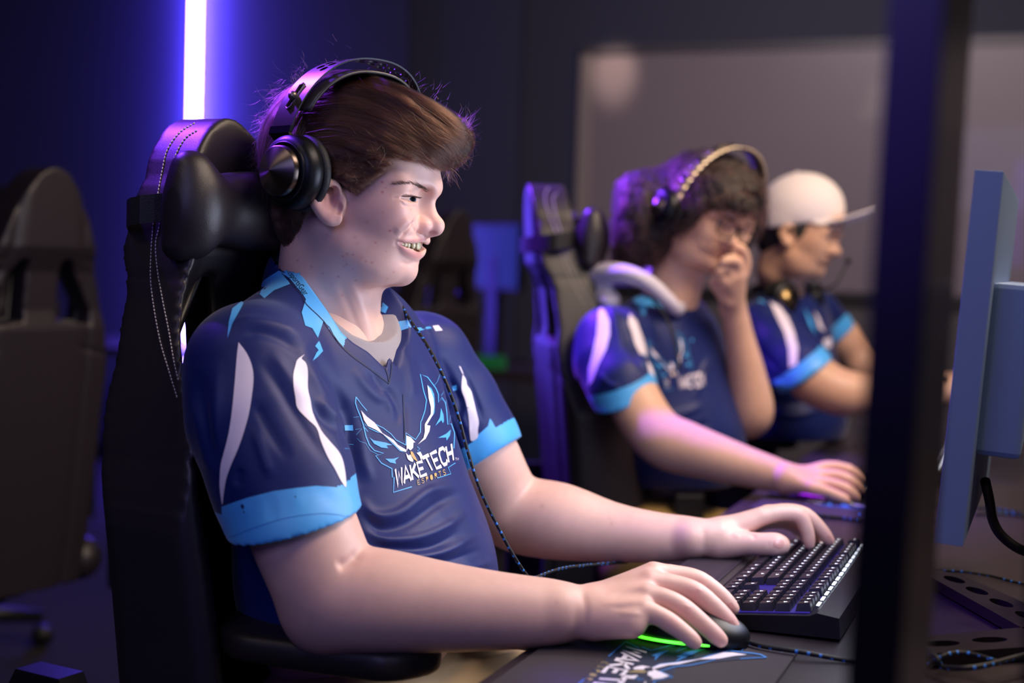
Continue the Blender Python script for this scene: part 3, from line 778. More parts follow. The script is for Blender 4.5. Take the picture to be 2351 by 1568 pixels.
def logo_parts():
    L = []
    b = 1; w = 2
    for pts, wd in (([(135, 360), (128, 430), (150, 500), (185, 585), (222, 690), (250, 820), (290, 920), (350, 985), (455, 1016), (365, 1045), (430, 1130), (552, 1195), (556, 1295), (578, 1295), (570, 1470), (785, 1405)], 12),
                    ([(135, 360), (200, 450), (262, 522)], 9), ([(215, 712), (240, 722), (272, 765)], 7),
                    ([(365, 680), (450, 722), (540, 790), (600, 862), (715, 922)], 9), ([(715, 920), (715, 780), (825, 858), (882, 770), (886, 650), (898, 630), (935, 520), (952, 400), (918, 290), (880, 98), (965, 132), (1060, 260), (1090, 330), (1092, 428), (1132, 368), (1172, 430), (1188, 540), (1198, 680), (1240, 672), (1278, 780), (1270, 960)], 11),
                    ([(1288, 1128), (1205, 1182), (1235, 1255), (1080, 1305)], 9), ([(845, 940), (875, 965), (848, 990), (880, 1000), (900, 1045)], 7),
                    ([(150, 842), (180, 875), (250, 900), (300, 985), (390, 1030)], 4), ([(130, 738), (205, 728), (140, 800)], 4), ([(108, 598), (170, 590)], 4), ([(0, 905), (108, 915)], 5), ([(0, 962), (108, 962)], 5),
                    ([(1108, 100), (1080, 180), (1048, 225)], 4), ([(1180, 240), (1155, 300), (1120, 350)], 4), ([(1240, 540), (1215, 660)], 4), ([(1130, 395), (1190, 405), (1180, 440)], 4)):
        L.append((b, stroke_poly(c3(pts), wd / 5.058)))
    for m, pts in ((w, [(190, 515), (260, 590), (350, 660), (400, 725), (440, 782), (570, 862), (620, 920), (715, 975), (715, 1003), (650, 985), (572, 905), (450, 798), (360, 742), (270, 700), (225, 630)]),
                   (b, [(228, 655), (270, 712), (360, 752), (445, 790), (370, 770), (290, 730), (245, 690)]), (b, [(445, 798), (570, 918), (640, 990), (712, 1010), (640, 980), (575, 900)]),
                   (w, [(960, 225), (1000, 290), (1030, 380), (1038, 480), (1025, 570), (995, 620), (955, 690), (995, 697), (985, 760), (940, 850), (850, 915), (915, 840), (930, 770), (930, 680), (1000, 560), (1000, 480), (975, 380)]),
                   (b, [(962, 222), (1010, 262), (1040, 330), (1050, 440), (1046, 540), (1028, 580), (1040, 480), (1032, 380), (1002, 290)]),
                   (b, [(290, 830), (340, 865), (480, 892), (560, 920), (490, 925), (508, 958), (430, 950), (345, 905)]), (b, [(475, 1080), (570, 1080), (635, 1060), (590, 1100), (600, 1138), (530, 1122)]),
                   (b, [(1120, 490), (1150, 570), (1155, 640), (1142, 670), (1125, 632), (1055, 698), (1108, 600)]), (b, [(1235, 740), (1225, 810), (1185, 870), (1180, 832), (1085, 838), (1180, 790)]),
                   (w, [(717, 812), (770, 832), (822, 892), (800, 892), (796, 955), (765, 985), (735, 960), (720, 992)]), (w, [(712, 1012), (745, 1045), (762, 1030), (800, 1095), (795, 1118), (765, 1110), (735, 1088), (722, 1050)]),
                   (w, [(835, 1012), (882, 1000), (905, 1045), (892, 1115), (870, 1052)]), (3, [(765, 992), (790, 1000), (822, 1058), (855, 1120), (805, 1085), (772, 1042)]), (b, [(1250, 240), (1306, 220), (1310, 278), (1262, 292)]), (b, [(0, 690), (100, 688), (104, 752), (5, 750)])):
        L.append((m, c3(pts)))
    for P in quad_text('WAKE', c3([(604, 1405), (955, 1258), (905, 1112), (590, 1200)]), 0.24, 0.12): L.append((2, P))
    for P in quad_text('TECH', c3([(985, 1232), (1270, 1095), (1245, 905), (900, 1075)]), 0.24, 0.12): L.append((2, P))
    for P in quad_text('ESPORTS', c3([(850, 1385), (1178, 1262), (1165, 1205), (842, 1335)]), 0.16, 0.75): L.append((3, P))
    for P in quad_text('TM', c3([(1285, 1100), (1322, 1098), (1322, 1068), (1285, 1072)]), 0.16, 0.3): L.append((2, P))
    return L
def circ(x, y, r, n=20, ry=None): return [(x + r * math.cos(2 * PI * k / n), y + (ry or r) * math.sin(2 * PI * k / n)) for k in range(n)]
def axis_dist(P, a, b):
    u = (b - a) / np.linalg.norm(b - a); q = P - a; return np.linalg.norm(q - (q @ u)[:, None] * u, axis=1)
def dress_player1():
    root = empty('person', W(800, 1500, 1.7) * (1, 1, 0) + (0, 0, 0.42), 'smiling person with short brown hair and navy eagle jersey, nearest the lens', 'person')
    # body -------------------------------------------------------------
    H, HQ = build_head1(); A, AQ = build_arm_near(); B, BQ = build_arm_far()
    T = Vol(TD.o + (-0.2, -0.24, -0.5), TD.o + (0.22, 0.28, 0.02), 0.006); t = TD.w; fx = (TD.f, TD.l, TD.u)
    for p, r in ((t(768, 925), (.080, .120, .140)), (t(795, 1060), (.090, .130, .13)), (t(815, 1230), (.10, .145, .14)), (t(830, 1370), (.11, .15, .14))): T.ell(p, r, 0.03, axes=fx)
    T.cone(t(705, 780), W(590, 860, 1.57), .03, .045, .03); T.cone(t(720, 780), W(960, 850, 1.925), .03, .04, .03)
    C, CQ = T.mesh(1)
    red = (.42, .07, .07)
    base = (.70, .44, .365)
    sp = [(900, 500, 45, (.72, .38, .36), .55), (850, 480, 50, (.70, .42, .42), .4), (985, 520, 28, (.72, .36, .33), .55), (940, 615, 30, (.74, .42, .38), .3), (755, 465, 32, (.62, .24, .22), .65), (765, 500, 20, (.75, .40, .38), .5), (800, 600, 70, (.66, .44, .46), .35), (1015, 400, 30, (.78, .50, .44), .3)]
    Cc = skin_colours(H, base, sp)
    px, py, dd = proj(H)
    # lips
    for pts, wd in (([(920, 553), (935, 552), (950, 552), (966, 551), (974, 549)], 3.6), ([(923, 566), (932, 573), (942, 581), (952, 586), (961, 586)], 8)):
        d, _ = segdist(px, py, pts); m = (np.exp(-(d / wd) ** 4) * 0.75 * (dd < 1.72))[:, None]; Cc = Cc * (1 - m) + np.array((.60, .25, .24)) * m
    # inside of the mouth
    hp = HD.hp; q = HD.toW(hp(932, 566)); loc = (H - q) @ HD.M.T
    m = ((loc[:, 0] / .022) ** 2 + (loc[:, 1] / .027) ** 2 + (loc[:, 2] / .0085) ** 2 < 1.0); Cc[m] = (.16, .03, .03)
    # pimples and small marks
    for x, y, r, k in ((877, 418, 3.2, .8), (878, 441, 3.4, .85), (895, 530, 3.0, .85), (862, 557, 2.6, .6), (885, 431, 2.5, .4), (879, 487, 2.6, .45), (810, 585, 3, .55), (797, 583, 2.6, .5), (787, 588, 2.8, .5), (840, 600, 3.2, .45), (854, 603, 3, .55), (796, 607, 2.6, .5), (777, 635, 2.8, .6), (816, 644, 2.6, .4), (810, 618, 2.4, .4), (790, 612, 2.4, .4), (741, 628, 2.4, .45), (904, 625, 2.4, .45), (889, 640, 2.2, .35), (786, 678, 2.6, .4), (715, 612, 2.5, .5), (683, 598, 3.0, .5), (719, 673, 3.6, .7), (943, 480, 2, .35), (950, 500, 1.8, .3), (886, 577, 2.2, .35), (843, 510, 5, .25), (815, 545, 5, .25), (820, 560, 5, .2), (780, 485, 6, .2), (830, 590, 8, .2), (752, 540, 2.3, .35)):
        w = (k * np.exp(-((px - x) ** 2 + ((py - y) * 1.2) ** 2) / (r * r)) * (dd < 1.72))[:, None]; Cc = Cc * (1 - w) + np.array(red) * w
    Ac = skin_colours(A, base, [(1600, 1355, 22, (.74, .36, .33), .45), (1578, 1398, 20, (.74, .36, .33), .45), (1545, 1430, 16, (.74, .36, .33), .45), (1490, 1330, 25, (.74, .40, .37), .35), (1680, 1420, 22, (.76, .38, .36), .45), (1650, 1465, 18, (.76, .38, .36), .45), (820, 1300, 60, (.72, .42, .38), .3), (720, 1200, 4, (.35, .15, .12), .6), (1278, 1384, 4, (.45, .2, .16), .5)])
    Bc = skin_colours(B, base, [(1835, 1185, 22, (.74, .40, .36), .4), (1860, 1245, 16, (.76, .36, .34), .5), (1900, 1235, 16, (.76, .36, .34), .5), (1790, 1250, 16, (.76, .42, .38), .4), (1245, 1162, 3.5, (.4, .18, .15), .6), (1404, 1202, 3.5, (.4, .18, .15), .5), (1400, 1190, 3, (.4, .18, .15), .4)])
    Vs = [H, A, B, C]; Qs = []; o = 0
    for V_, Q_ in zip(Vs, (HQ, AQ, BQ, CQ)): Qs.append(Q_ + o); o += len(V_)
    cols = np.concatenate([Cc, Ac, Bc, np.tile(np.array(base), (len(C), 1))])
    body = link('body', mesh_np('body', np.concatenate(Vs), Qs, col=cols), SKIN1, root)
    bv = bvh_of(B, BQ); ba = bvh_of(A, AQ)
    # nails
    nail = mat('nail_pink', 'd8a096', 0.25, coat=0.3)
    NL = []
    def nailp(b_, V_, Q_, P):
        D = Decals(b_, V_, Q_); D.poly(P, 0, 4, .0005); NL.append(D)
    nailp(bv, B, BQ, circ(1788, 1248, 12.5, 16, 10))
    nailp(bv, B, BQ, [(1900, 1229), (1906, 1231), (1912, 1240), (1910, 1246), (1904, 1242), (1899, 1234)])
    nailp(ba, A, AQ, [(1670, 1384), (1680, 1384), (1689, 1396), (1688, 1403), (1678, 1398)])
    nailp(ba, A, AQ, [(1672, 1424), (1682, 1424), (1692, 1438), (1690, 1446), (1680, 1440)])
    for D in NL:
        A_, F_, M_ = joined(np.zeros((0, 3)), np.zeros((0, 4), int), D)
        if len(F_) > 1: link('fingernail', mesh_np('fingernail', A_, F_[1:]), nail, root)
    V, Q = build_teeth1(); link('teeth', mesh_np('teeth', V, Q), mat('tooth_ivory', 'd9cfa6', 0.25, coat=0.3), root)
    # eyes
    for sg in (1, -1):
        q = HD.hp(932, 456, -0.0325); q = np.array((q[0], q[1] * sg, q[2])); c = HD.toW(q)
        gd = HD.f * 0.86 - HD.l * 0.51 - HD.u * .02
        e = MB(); R = 0.0124
        ang = [0, .10, .18, .25, .32, .42, .46, .50, .7, 1.0, 1.4, 1.8, 2.3, 2.8, PI]
        pr = [(R * math.sin(a), R * math.cos(a)) for a in ang]
        e.lathe(pr[:4], c, gd, 28, 2); e.lathe(pr[3:8], c, gd, 28, 1); e.lathe(pr[7:], c, gd, 28, 0)
        e.build('eyeball', [mat('eye_white', '8f90a2', 0.4, spec=.3), mat('iris_grey_blue', '2b3d4c', 0.5, spec=.08), mat('pupil', '030306', 0.6, spec=.02)], root)
    hb = bvh_of(H, HQ)
    # brow hairs, lashes
    HB = MB(); rr = random.Random(3)
    def hairs(root_pts, n, w, dirf, ln, rad):
        for _ in range(n):
            k = rr.random(); i = min(int(k * (len(root_pts) - 1)), len(root_pts) - 2); f = k * (len(root_pts) - 1) - i
            x = root_pts[i][0] * (1 - f) + root_pts[i + 1][0] * f + rr.gauss(0, w); y = root_pts[i][1] * (1 - f) + root_pts[i + 1][1] * f + rr.gauss(0, w * 0.7)
            v = pv(x, y); h = hb.ray_cast(Vector(CO), Vector(v).normalized())
            if h[0] is None: continue
            dx, dy = dirf(k, rr); L = ln * (0.6 + 0.6 * rr.random())
            v2 = pv(x + dx * L, y + dy * L); h2 = hb.ray_cast(Vector(CO), Vector(v2).normalized())
            if h2[0] is None or (h2[0] - h[0]).length > 0.02: continue
            p0 = h[0]; p2 = h2[0] + h2[1] * 0.0008; p1 = (p0 + p2) / 2 + h[1] * 0.0009
            HB.tube([p0, p1, p2], [rad, rad * 0.8, rad * 0.2], 3, caps=False)
    hairs([(900, 423), (925, 420), (950, 422), (970, 430), (985, 440)], 170, 2.4, lambda k, r: (-0.9 + r.gauss(0, .15), -0.25 - 0.5 * k + r.gauss(0, .15)), 11, 0.00014)
    for k in range(60):
        x = 922 + k * .62; y0 = 450.5 + max(0, (x - 944) * 0.25); v = pv(x, y0); h = hb.ray_cast(Vector(CO), Vector(v).normalized())
        if h[0]: p0 = h[0]; p2 = Vector(W(x + 3 + rr.gauss(0, .8), y0 + 1, np.linalg.norm(np.array(p0) - CO) / np.linalg.norm(v))) + Vector(HD.f) * 0.0045 + Vector((0, 0, 0.001)); HB.tube([p0, (p0 + p2) / 2 - Vector((0, 0, .0008)), p2], [.00034, .00024, .00006], 3, caps=False)
    HB.build('eyebrow_and_lashes', mat('brow_brown', '4a3026', 0.6), root)
    # jersey -----------------------------------------------------------
    V, Q, (ca, cn), (fa, fn) = build_jersey1(); V = brushes(V, Q, FOLDS1, 2.05)
    D = Decals(bvh_of(V, Q), V, Q); zone = lambda L, mi, st=8: D.poly(L, mi, st)
    smooth = lambda L: [tuple(p) for p in catmull(L + L[:1], 4)[:-1]]
    zone(smooth(c2([(290, 443), (325, 490), (347, 540), (357, 600), (350, 680), (335, 770), (310, 860), (285, 930), (255, 1000), (235, 1060), (225, 1120), (218, 1172), (207, 1100), (207, 1050), (212, 990), (235, 900), (250, 830), (262, 740), (268, 680), (275, 600), (283, 500)])), 2)
    zone(smooth(c2([(587, 497), (572, 516), (590, 535), (600, 572), (600, 650), (612, 705), (622, 760), (660, 840), (700, 890), (745, 945), (765, 1010), (772, 1092), (750, 1068), (720, 1010), (690, 960), (660, 890), (640, 830), (600, 790), (555, 740), (545, 690), (537, 640), (535, 590), (545, 545), (555, 520)])), 2)
    zone(c2([(215, 1182), (330, 1142), (450, 1112), (560, 1097), (640, 1089), (750, 1097), (778, 1112), (800, 1165), (822, 1245), (740, 1218), (660, 1212), (560, 1222), (480, 1238), (400, 1263), (330, 1288), (275, 1312), (240, 1335), (218, 1280)]), 1, 12)
    zone([(652, 574), (700, 652), (764, 737), (790, 800), (770, 778), (757, 752), (742, 738), (729, 776), (716, 754), (700, 748), (692, 718), (702, 688), (696, 678), (692, 672), (665, 640), (646, 625), (636, 612), (637, 598), (648, 576)], 1)
    zone(c2([(352, 225), (410, 160), (470, 122), (490, 130), (522, 182), (450, 210), (405, 247), (385, 228)]), 1); zone(c2([(328, 240), (262, 292), (247, 350), (240, 425), (262, 360), (290, 310)]), 1)
    zone(c2([(650, 437), (632, 460), (648, 478), (638, 490), (620, 528), (645, 507), (668, 482), (660, 462), (656, 450)]), 1)
    zone(c2([(897, 257), (940, 265), (963, 285), (950, 313), (915, 300)]), 1); zone(c2([(975, 355), (1050, 343), (1065, 375), (1010, 395)]), 1); zone(c2([(1088, 378), (1150, 373), (1158, 380), (1100, 392)]), 1); zone(c2([(1162, 370), (1188, 367), (1207, 390), (1175, 393)]), 2)
    zone(c3([(1330, 0), (1350, 10), (1385, 95), (1370, 90)]), 2); zone(smooth(c3([(1375, 95), (1412, 160), (1425, 225), (1470, 290), (1500, 400), (1530, 520), (1562, 650), (1552, 740), (1550, 830), (1480, 872), (1460, 800), (1450, 650), (1430, 500), (1400, 380), (1365, 280), (1365, 180)])), 2)
    zone(c3([(1690, 610), (1668, 700), (1560, 795), (1490, 885), (1398, 942), (1430, 1080), (1452, 1210), (1600, 1140), (1750, 1020), (1838, 870), (1830, 800), (1765, 735), (1715, 640)]), 1, 12)
    for m, P in logo_parts(): D.poly(P, m, 8 if m != 3 else 6, 0.0009 if m in (2, 3) else 0.0006)
    for L in ([(648, 628), (668, 652), (690, 675), (703, 700), (742, 738), (775, 785), (805, 815), (850, 848), (893, 881)], [(893, 881), (898, 850), (897, 825), (885, 783)], [(925, 905), (927, 960), (928, 1010)], [(884, 846), (890, 862), (893, 881)]): D.line(catmull(L, 3), 1.6, 4, 6, 0.0011)
    # the maker's mark on the collar
    ts, tf = text_tris('EsportsGear'); xs = [p[0] for p in ts]; wx = max(xs)
    a_, b_ = np.array((664.0, 624.0)), np.array((702.5, 677.0)); u = (b_ - a_) / wx; n_ = np.array((u[1], -u[0]))
    base_i = len(D.V)
    for p in ts:
        q = a_ + u * p[0] + n_ * p[1] * 1.45 + np.array((-3.5, 3.5)); v = pv(*q); h = D.b.ray_cast(Vector(CO), Vector(v).normalized())
        D.V.append(tuple(h[0] + h[1] * (0.0010 if h[1].dot(Vector(v)) < 0 else -0.0010)) if h[0] is not None else (0, 0, 0))
    for f in tf:
        if all(D.V[i + base_i] != (0, 0, 0) for i in f): D.F.append(tuple(i + base_i for i in f)); D.M.append(5)
    D.poly(c2([(508, 95), (517, 112), (520, 104), (530, 118), (524, 128), (512, 120)]), 5, 4, 0.0010)
    A_, F_, M_ = joined(V, Q, D)
    # cuffs all the way round
    cen = V[Q].mean(1); n0 = len(Q); Mi = np.array(M_)
    near = (cen[:, 2] < TD.o[2] - 0.1) & (((cen - ca) @ cn) > -0.033) & (((cen - ca) @ cn) < 0.004) & (axis_dist(cen, W(645, 1090, 1.535), W(700, 1270, 1.505)) < 0.088)
    far = (((cen - fa) @ fn) > -0.027) & (((cen - fa) @ fn) < 0.004) & (np.linalg.norm(cen - W(1112, 1040, 1.97), axis=1) < 0.09)
    Mi[:n0][near | far] = 1
    cx, cy, cd = proj(cen); band = (poly_sd(cx, cy, [(640, 545), (668, 565), (712, 640), (760, 712), (796, 768), (791, 796), (772, 776), (748, 744), (728, 716), (708, 692), (686, 664), (662, 634), (645, 616), (634, 600)]) < 0) & (cd < 1.78); Mi[:n0][band] = 1
    link('jersey', mesh_np('jersey', A_, F_, list(Mi)), JM, root)
    V, Q = build_undershirt1(); link('undershirt', mesh_np('undershirt', V, Q), mat('cotton_grey', '9a9498', 0.85, bump=0.4, bscale=1500), root)
    # trousers ---------------------------------------------------------
    v = Vol(W(850, 1480, 1.7) * (1, 1, 0) + (-0.35, -0.35, 0.0), W(850, 1480, 1.7) * (1, 1, 0) + (0.72, 0.42, 0.78), 0.006)
    hipc = W(838, 1400, 1.74); hipc[2] = 0.57
    v.ell(hipc, (.13, .18, .13), 0.0, axes=(FX, RX, ZZ))
    for sg in (-1, 1):
        h0 = hipc + RX * .095 * sg + FX * .02; kn = hipc + FX * .46 + RX * .17 * sg + ZZ * -.02; ft = kn + ZZ * -.48 + FX * .03
        v.cone(h0, kn, .105, .068, .05); v.cone(kn, ft, .066, .055, .03)
    v.plane(hipc * (1, 1, 0) + (0, 0, .05), (0, 0, -1))
    V, Q = v.mesh(2)
    V = brushes(V, Q, [([(1020, 1480), (1120, 1500), (1200, 1490)], 10, -.004), ([(1000, 1530), (1100, 1520), (1230, 1480)], 9, .004), ([(1180, 1470), (1205, 1500), (1190, 1530)], 6, -.003)])
    link('trousers', mesh_np('trousers', V, Q), mat('khaki_cotton', 'b59a72', 0.8, bump=0.3, bscale=700), root)
    for sg in (-1, 1):
        kn = hipc + FX * .46 + RX * .17 * sg + ZZ * -.02; c = kn * (1, 1, 0) + FX * .08
        s_ = Vol(c + (-.2, -.2, -.01), c + (.2, .2, .16), 0.006)
        s_.cone(c - FX * .09 + ZZ * .045, c + FX * .10 + ZZ * .035, .045, .042, 0); s_.cone(c - FX * .06 + ZZ * .06, c - FX * .05 + ZZ * .11, .045, .048, .03); s_.plane(c, (0, 0, -1))
        V, Q = s_.mesh(1); link('shoe', mesh_np('shoe', V, Q), mat('shoe_white', 'c8c8cc', 0.5), root)
    return root, H, HQ

HAIR_MATS = {}
def hair_mat(name, col, rough=0.3):
    if name in HAIR_MATS: return HAIR_MATS[name]
    m = bpy.data.materials.new(name); m.use_nodes = True; nt = m.node_tree
    for n in list(nt.nodes):
        if n.type != 'OUTPUT_MATERIAL': nt.nodes.remove(n)
    out = [n for n in nt.nodes if n.type == 'OUTPUT_MATERIAL'][0]
    h = nt.nodes.new('ShaderNodeBsdfHairPrincipled'); h.parametrization = 'COLOR'
    h.inputs['Color'].default_value = col; h.inputs['Roughness'].default_value = rough; h.inputs['Radial Roughness'].default_value = 0.45
    h.inputs['Random Roughness'].default_value = 0.3
    hi = nt.nodes.new('ShaderNodeHairInfo'); mr = nt.nodes.new('ShaderNodeMapRange'); mr.inputs['To Min'].default_value = 0.6; mr.inputs['To Max'].default_value = 1.5
    vm = nt.nodes.new('ShaderNodeVectorMath'); vm.operation = 'SCALE'; vm.inputs[0].default_value = col[:3]
    nt.links.new(hi.outputs['Random'], mr.inputs['Value']); nt.links.new(mr.outputs[0], vm.inputs['Scale']); nt.links.new(vm.outputs[0], h.inputs['Color'])
    nt.links.new(h.outputs[0], out.inputs[0]); HAIR_MATS[name] = m; return m
def strands(name, L, rad, m, parent):
    "L: list of (k,3) arrays"
    hc = bpy.data.hair_curves.new(name); hc.add_curves([len(s) for s in L])
    P = np.concatenate(L).astype(np.float32)
    hc.attributes['position'].data.foreach_set('vector', P.ravel()) if 'position' in hc.attributes else None
    ra = hc.attributes.get('radius') or hc.attributes.new('radius', 'FLOAT', 'POINT')
    R = np.concatenate([np.linspace(1, 0.25, len(s)) * (rad if np.isscalar(rad) else rad[i]) for i, s in enumerate(L)]).astype(np.float32)
    ra.data.foreach_set('value', R)
    o = bpy.data.objects.new(name, hc); hc.materials.append(m); COL.objects.link(o)
    if parent is not None: o.parent = parent; o.matrix_parent_inverse = worldm(parent).inverted()
    return o
def guide_pt(G, s, t):
    i = min(int(s), len(G) - 2); f = s - i
    return G[i](t) * (1 - f) + G[i + 1](t) * f
def spl(pts):
    C = np.array(catmull(pts, 6)); n = len(C) - 1
    def fn(t):
        x = min(max(t, 0), 1) * n; i = min(int(x), n - 1); return C[i] * (1 - (x - i)) + C[i + 1] * (x - i)
    return fn
def comb_over(bv, sets, rr, fly=0.03, lift=0.0025, fr=None, npt=9, wob=2.2):
    out = []
    for G, n, tlen in sets:
        G = [spl(g) for g in G]
        for _ in range(n):
            s = rr.random() * (len(G) - 1); t0 = rr.random() * (1 - tlen * 0.5); t1 = min(1.0, t0 + tlen * (0.6 + 0.5 * rr.random()))
            flying = rr.random() < fly; ph = rr.random() * 6.3; am = wob * (1 + 2.5 * flying) * rr.random(); up = lift * rr.random() + (0.008 * rr.random() if flying else 0); ds = rr.gauss(0, 0.16)
            P = []; last = None
            for k in range(npt):
                u = k / (npt - 1); t = t0 + (t1 - t0) * u
                q = guide_pt(G, min(max(s + ds * u, 0), len(G) - 1.001), t); q = q + np.array((math.sin(ph + 5 * u), math.cos(ph * 1.3 + 4 * u))) * am
                v = pv(q[0], q[1]); h = bv.ray_cast(Vector(CO), Vector(v).normalized())
                if h[0] is not None:
                    nn = h[1] if h[1].dot(Vector(v)) < 0 else -h[1]
                    p = np.array(h[0] + nn * (up * (0.4 + 1.2 * u) + 0.0004)); last = np.linalg.norm(np.array(h[0]) - CO) / np.linalg.norm(v)
                elif last is not None: p = W(q[0], q[1], last)
                else: p = None
                if p is None or (P and np.linalg.norm(p - P[-1]) > 0.03): break
                P.append(p)
            if len(P) >= 4:
                P = np.array(P); out.append(P)
                if fr is not None and rr.random() < 0.5:
                    lat = (P - fr.o) @ fr.l; out.append(P - 2 * lat[:, None] * fr.l)
    return out
HAIR_OUT = [(668, 582), (640, 545), (612, 500), (596, 440), (590, 380), (592, 320), (606, 275), (630, 232), (670, 195), (720, 172), (780, 160), (850, 172), (920, 198), (975, 220), (1030, 258), (1062, 288), (1074, 318), (1064, 352), (1040, 372), (1022, 392), (1008, 388), (985, 374), (950, 370), (915, 362), (898, 368), (884, 390), (858, 408), (835, 428), (815, 446), (798, 436), (772, 424), (748, 414), (724, 428), (708, 458), (703, 500), (696, 548)]
def build_hair1(root):
    v = Vol((-0.15, -0.115, -0.12), (0.17, 0.115, 0.15), 0.0022); hp = HD.hp
    v.ell(hp(806, 325), (.112, .083, .086), 0.0); v.ell(hp(752, 405), (.090, .080, .075), .03); v.ell(hp(690, 500), (.040, .056, .050), .02)
    v.ell(hp(930, 290), (.078, .070, .052), .03); v.ell(hp(990, 328), (.046, .058, .034), .02)
    for sg in (-1, 1):
        a = hp(835, 365, -.060); v.ell(np.array((a[0], a[1] * sg, a[2])), (.060, .021, .045), .02)
        a = hp(800, 415, -.068); v.ell(np.array((a[0], a[1] * sg, a[2])), (.022, .012, .018), .012)
    P = np.stack(np.meshgrid(*v.ax, indexing='ij'), -1).reshape(-1, 3).astype(float); P[:, 1] = -np.abs(P[:, 1])
    px, py, d = proj(HD.toW(P)); D = (poly_sd(px, py, catmull(HAIR_OUT + HAIR_OUT[:1], 2)) * 1.7 / FPX).reshape(v.n).astype(np.float32)
    h = np.maximum(.006 - np.abs(v.F - D), 0) / .006; v.F = np.maximum(v.F, D) + h * h * .0015
    V, Q = v.mesh(2); V, Q = largest(V, Q); V = HD.toW(V)
    rr = random.Random(11)
    top = [[(700, 185), (780, 160), (860, 180), (940, 208), (1010, 248), (1060, 290), (1078, 312)], [(695, 215), (790, 200), (880, 222), (960, 262), (1025, 310), (1060, 345)], [(690, 255), (785, 250), (870, 272), (940, 308), (1000, 348), (1030, 385)],
           [(695, 300), (775, 298), (850, 318), (910, 345), (965, 366), (1008, 388)], [(700, 335), (765, 338), (825, 352), (870, 362), (905, 366), (940, 372)], [(705, 370), (755, 375), (800, 386), (840, 396), (868, 398), (888, 392)], [(710, 400), (742, 404), (770, 412), (795, 424), (812, 438), (820, 446)]]
    back = [[(740, 168), (690, 185), (645, 222), (615, 270), (598, 320), (590, 370)], [(720, 200), (680, 230), (650, 280), (630, 340), (620, 400), (612, 450)], [(700, 260), (675, 310), (660, 370), (650, 430), (645, 490), (650, 530)], [(710, 330), (695, 390), (690, 440), (690, 490), (690, 530), (692, 560)]]
    nape = [[(600, 420), (605, 470), (625, 520), (650, 560), (662, 582)], [(650, 430), (655, 480), (665, 520), (675, 555), (684, 575)], [(700, 440), (702, 470), (704, 500), (704, 530), (700, 552)]]
    S = []
    for G, n in ((top, 150), (back, 50), (nape, 24)):
        Gs = [spl(g) for g in G]
        for _ in range(n):
            s = rr.random() * (len(G) - 1.001); t0 = rr.random() * .6; pts = [guide_pt(Gs, s, t0 + .35 * k / 4) for k in range(5)]
            S.append((pts, rr.uniform(3, 7), rr.choice((-1, 1)) * rr.uniform(.0006, .0022)))
    V = brushes(V, Q, S)
    hm = link('hair', mesh_np('hair', V, Q), mat('hair_brown_mass', '140a08', 0.55, bump=0.6, bscale=400, stretch=(1, 1, 3), var=.25, vscale=60), root)
    bv = bvh_of(V, Q)
    L = comb_over(bv, [(top, 9000, .45), (back, 2600, .5), (nape, 1200, .5)], rr, fr=HD)
    # wisps standing off the outline
    for (x, y), n, (dx, dy), ln, spread in (((1062, 300), 120, (.5, -.6), 34, 14), ((1050, 350), 110, (.75, .1), 32, 16), ((1030, 385), 50, (.2, 1), 34, 10), ((1000, 240), 50, (.5, -.6), 20, 24), ((940, 208), 40, (.6, -.6), 16, 24), ((610, 290), 130, (-.55, .8), 34, 20), ((598, 350), 130, (-.5, 1), 34, 18), ((640, 220), 90, (-.8, .1), 30, 20), ((690, 180), 70, (-.7, -.3), 26, 24), ((760, 160), 26, (-.5, -.5), 18, 26), ((605, 470), 110, (-.2, .8), 26, 16), ((640, 550), 70, (-.05, 1), 24, 14), ((600, 410), 60, (-.35, .9), 24, 14)):
        for _ in range(n):
            x0 = x + rr.gauss(0, spread) * .6; y0 = y + rr.gauss(0, spread); a = math.atan2(dy, dx) + rr.gauss(0, .45); l = ln * rr.uniform(.5, 1.5); cv = rr.gauss(0, .9)
            lat = rr.uniform(-.03, .03); P = []
            x0 -= math.cos(a) * 9; y0 -= math.sin(a) * 9
            for k in range(8):
                P.append(HD.toW(hp(x0, y0, lat))); a += cv / 8; x0 += math.cos(a) * l / 7; y0 += math.sin(a) * l / 7
            L.append(np.array(P))
    strands('hair_strands', L, [rr.uniform(.00011, .00020) for _ in L], hair_mat('hair_brown', (.038, .0145, .009, 1)), hm)

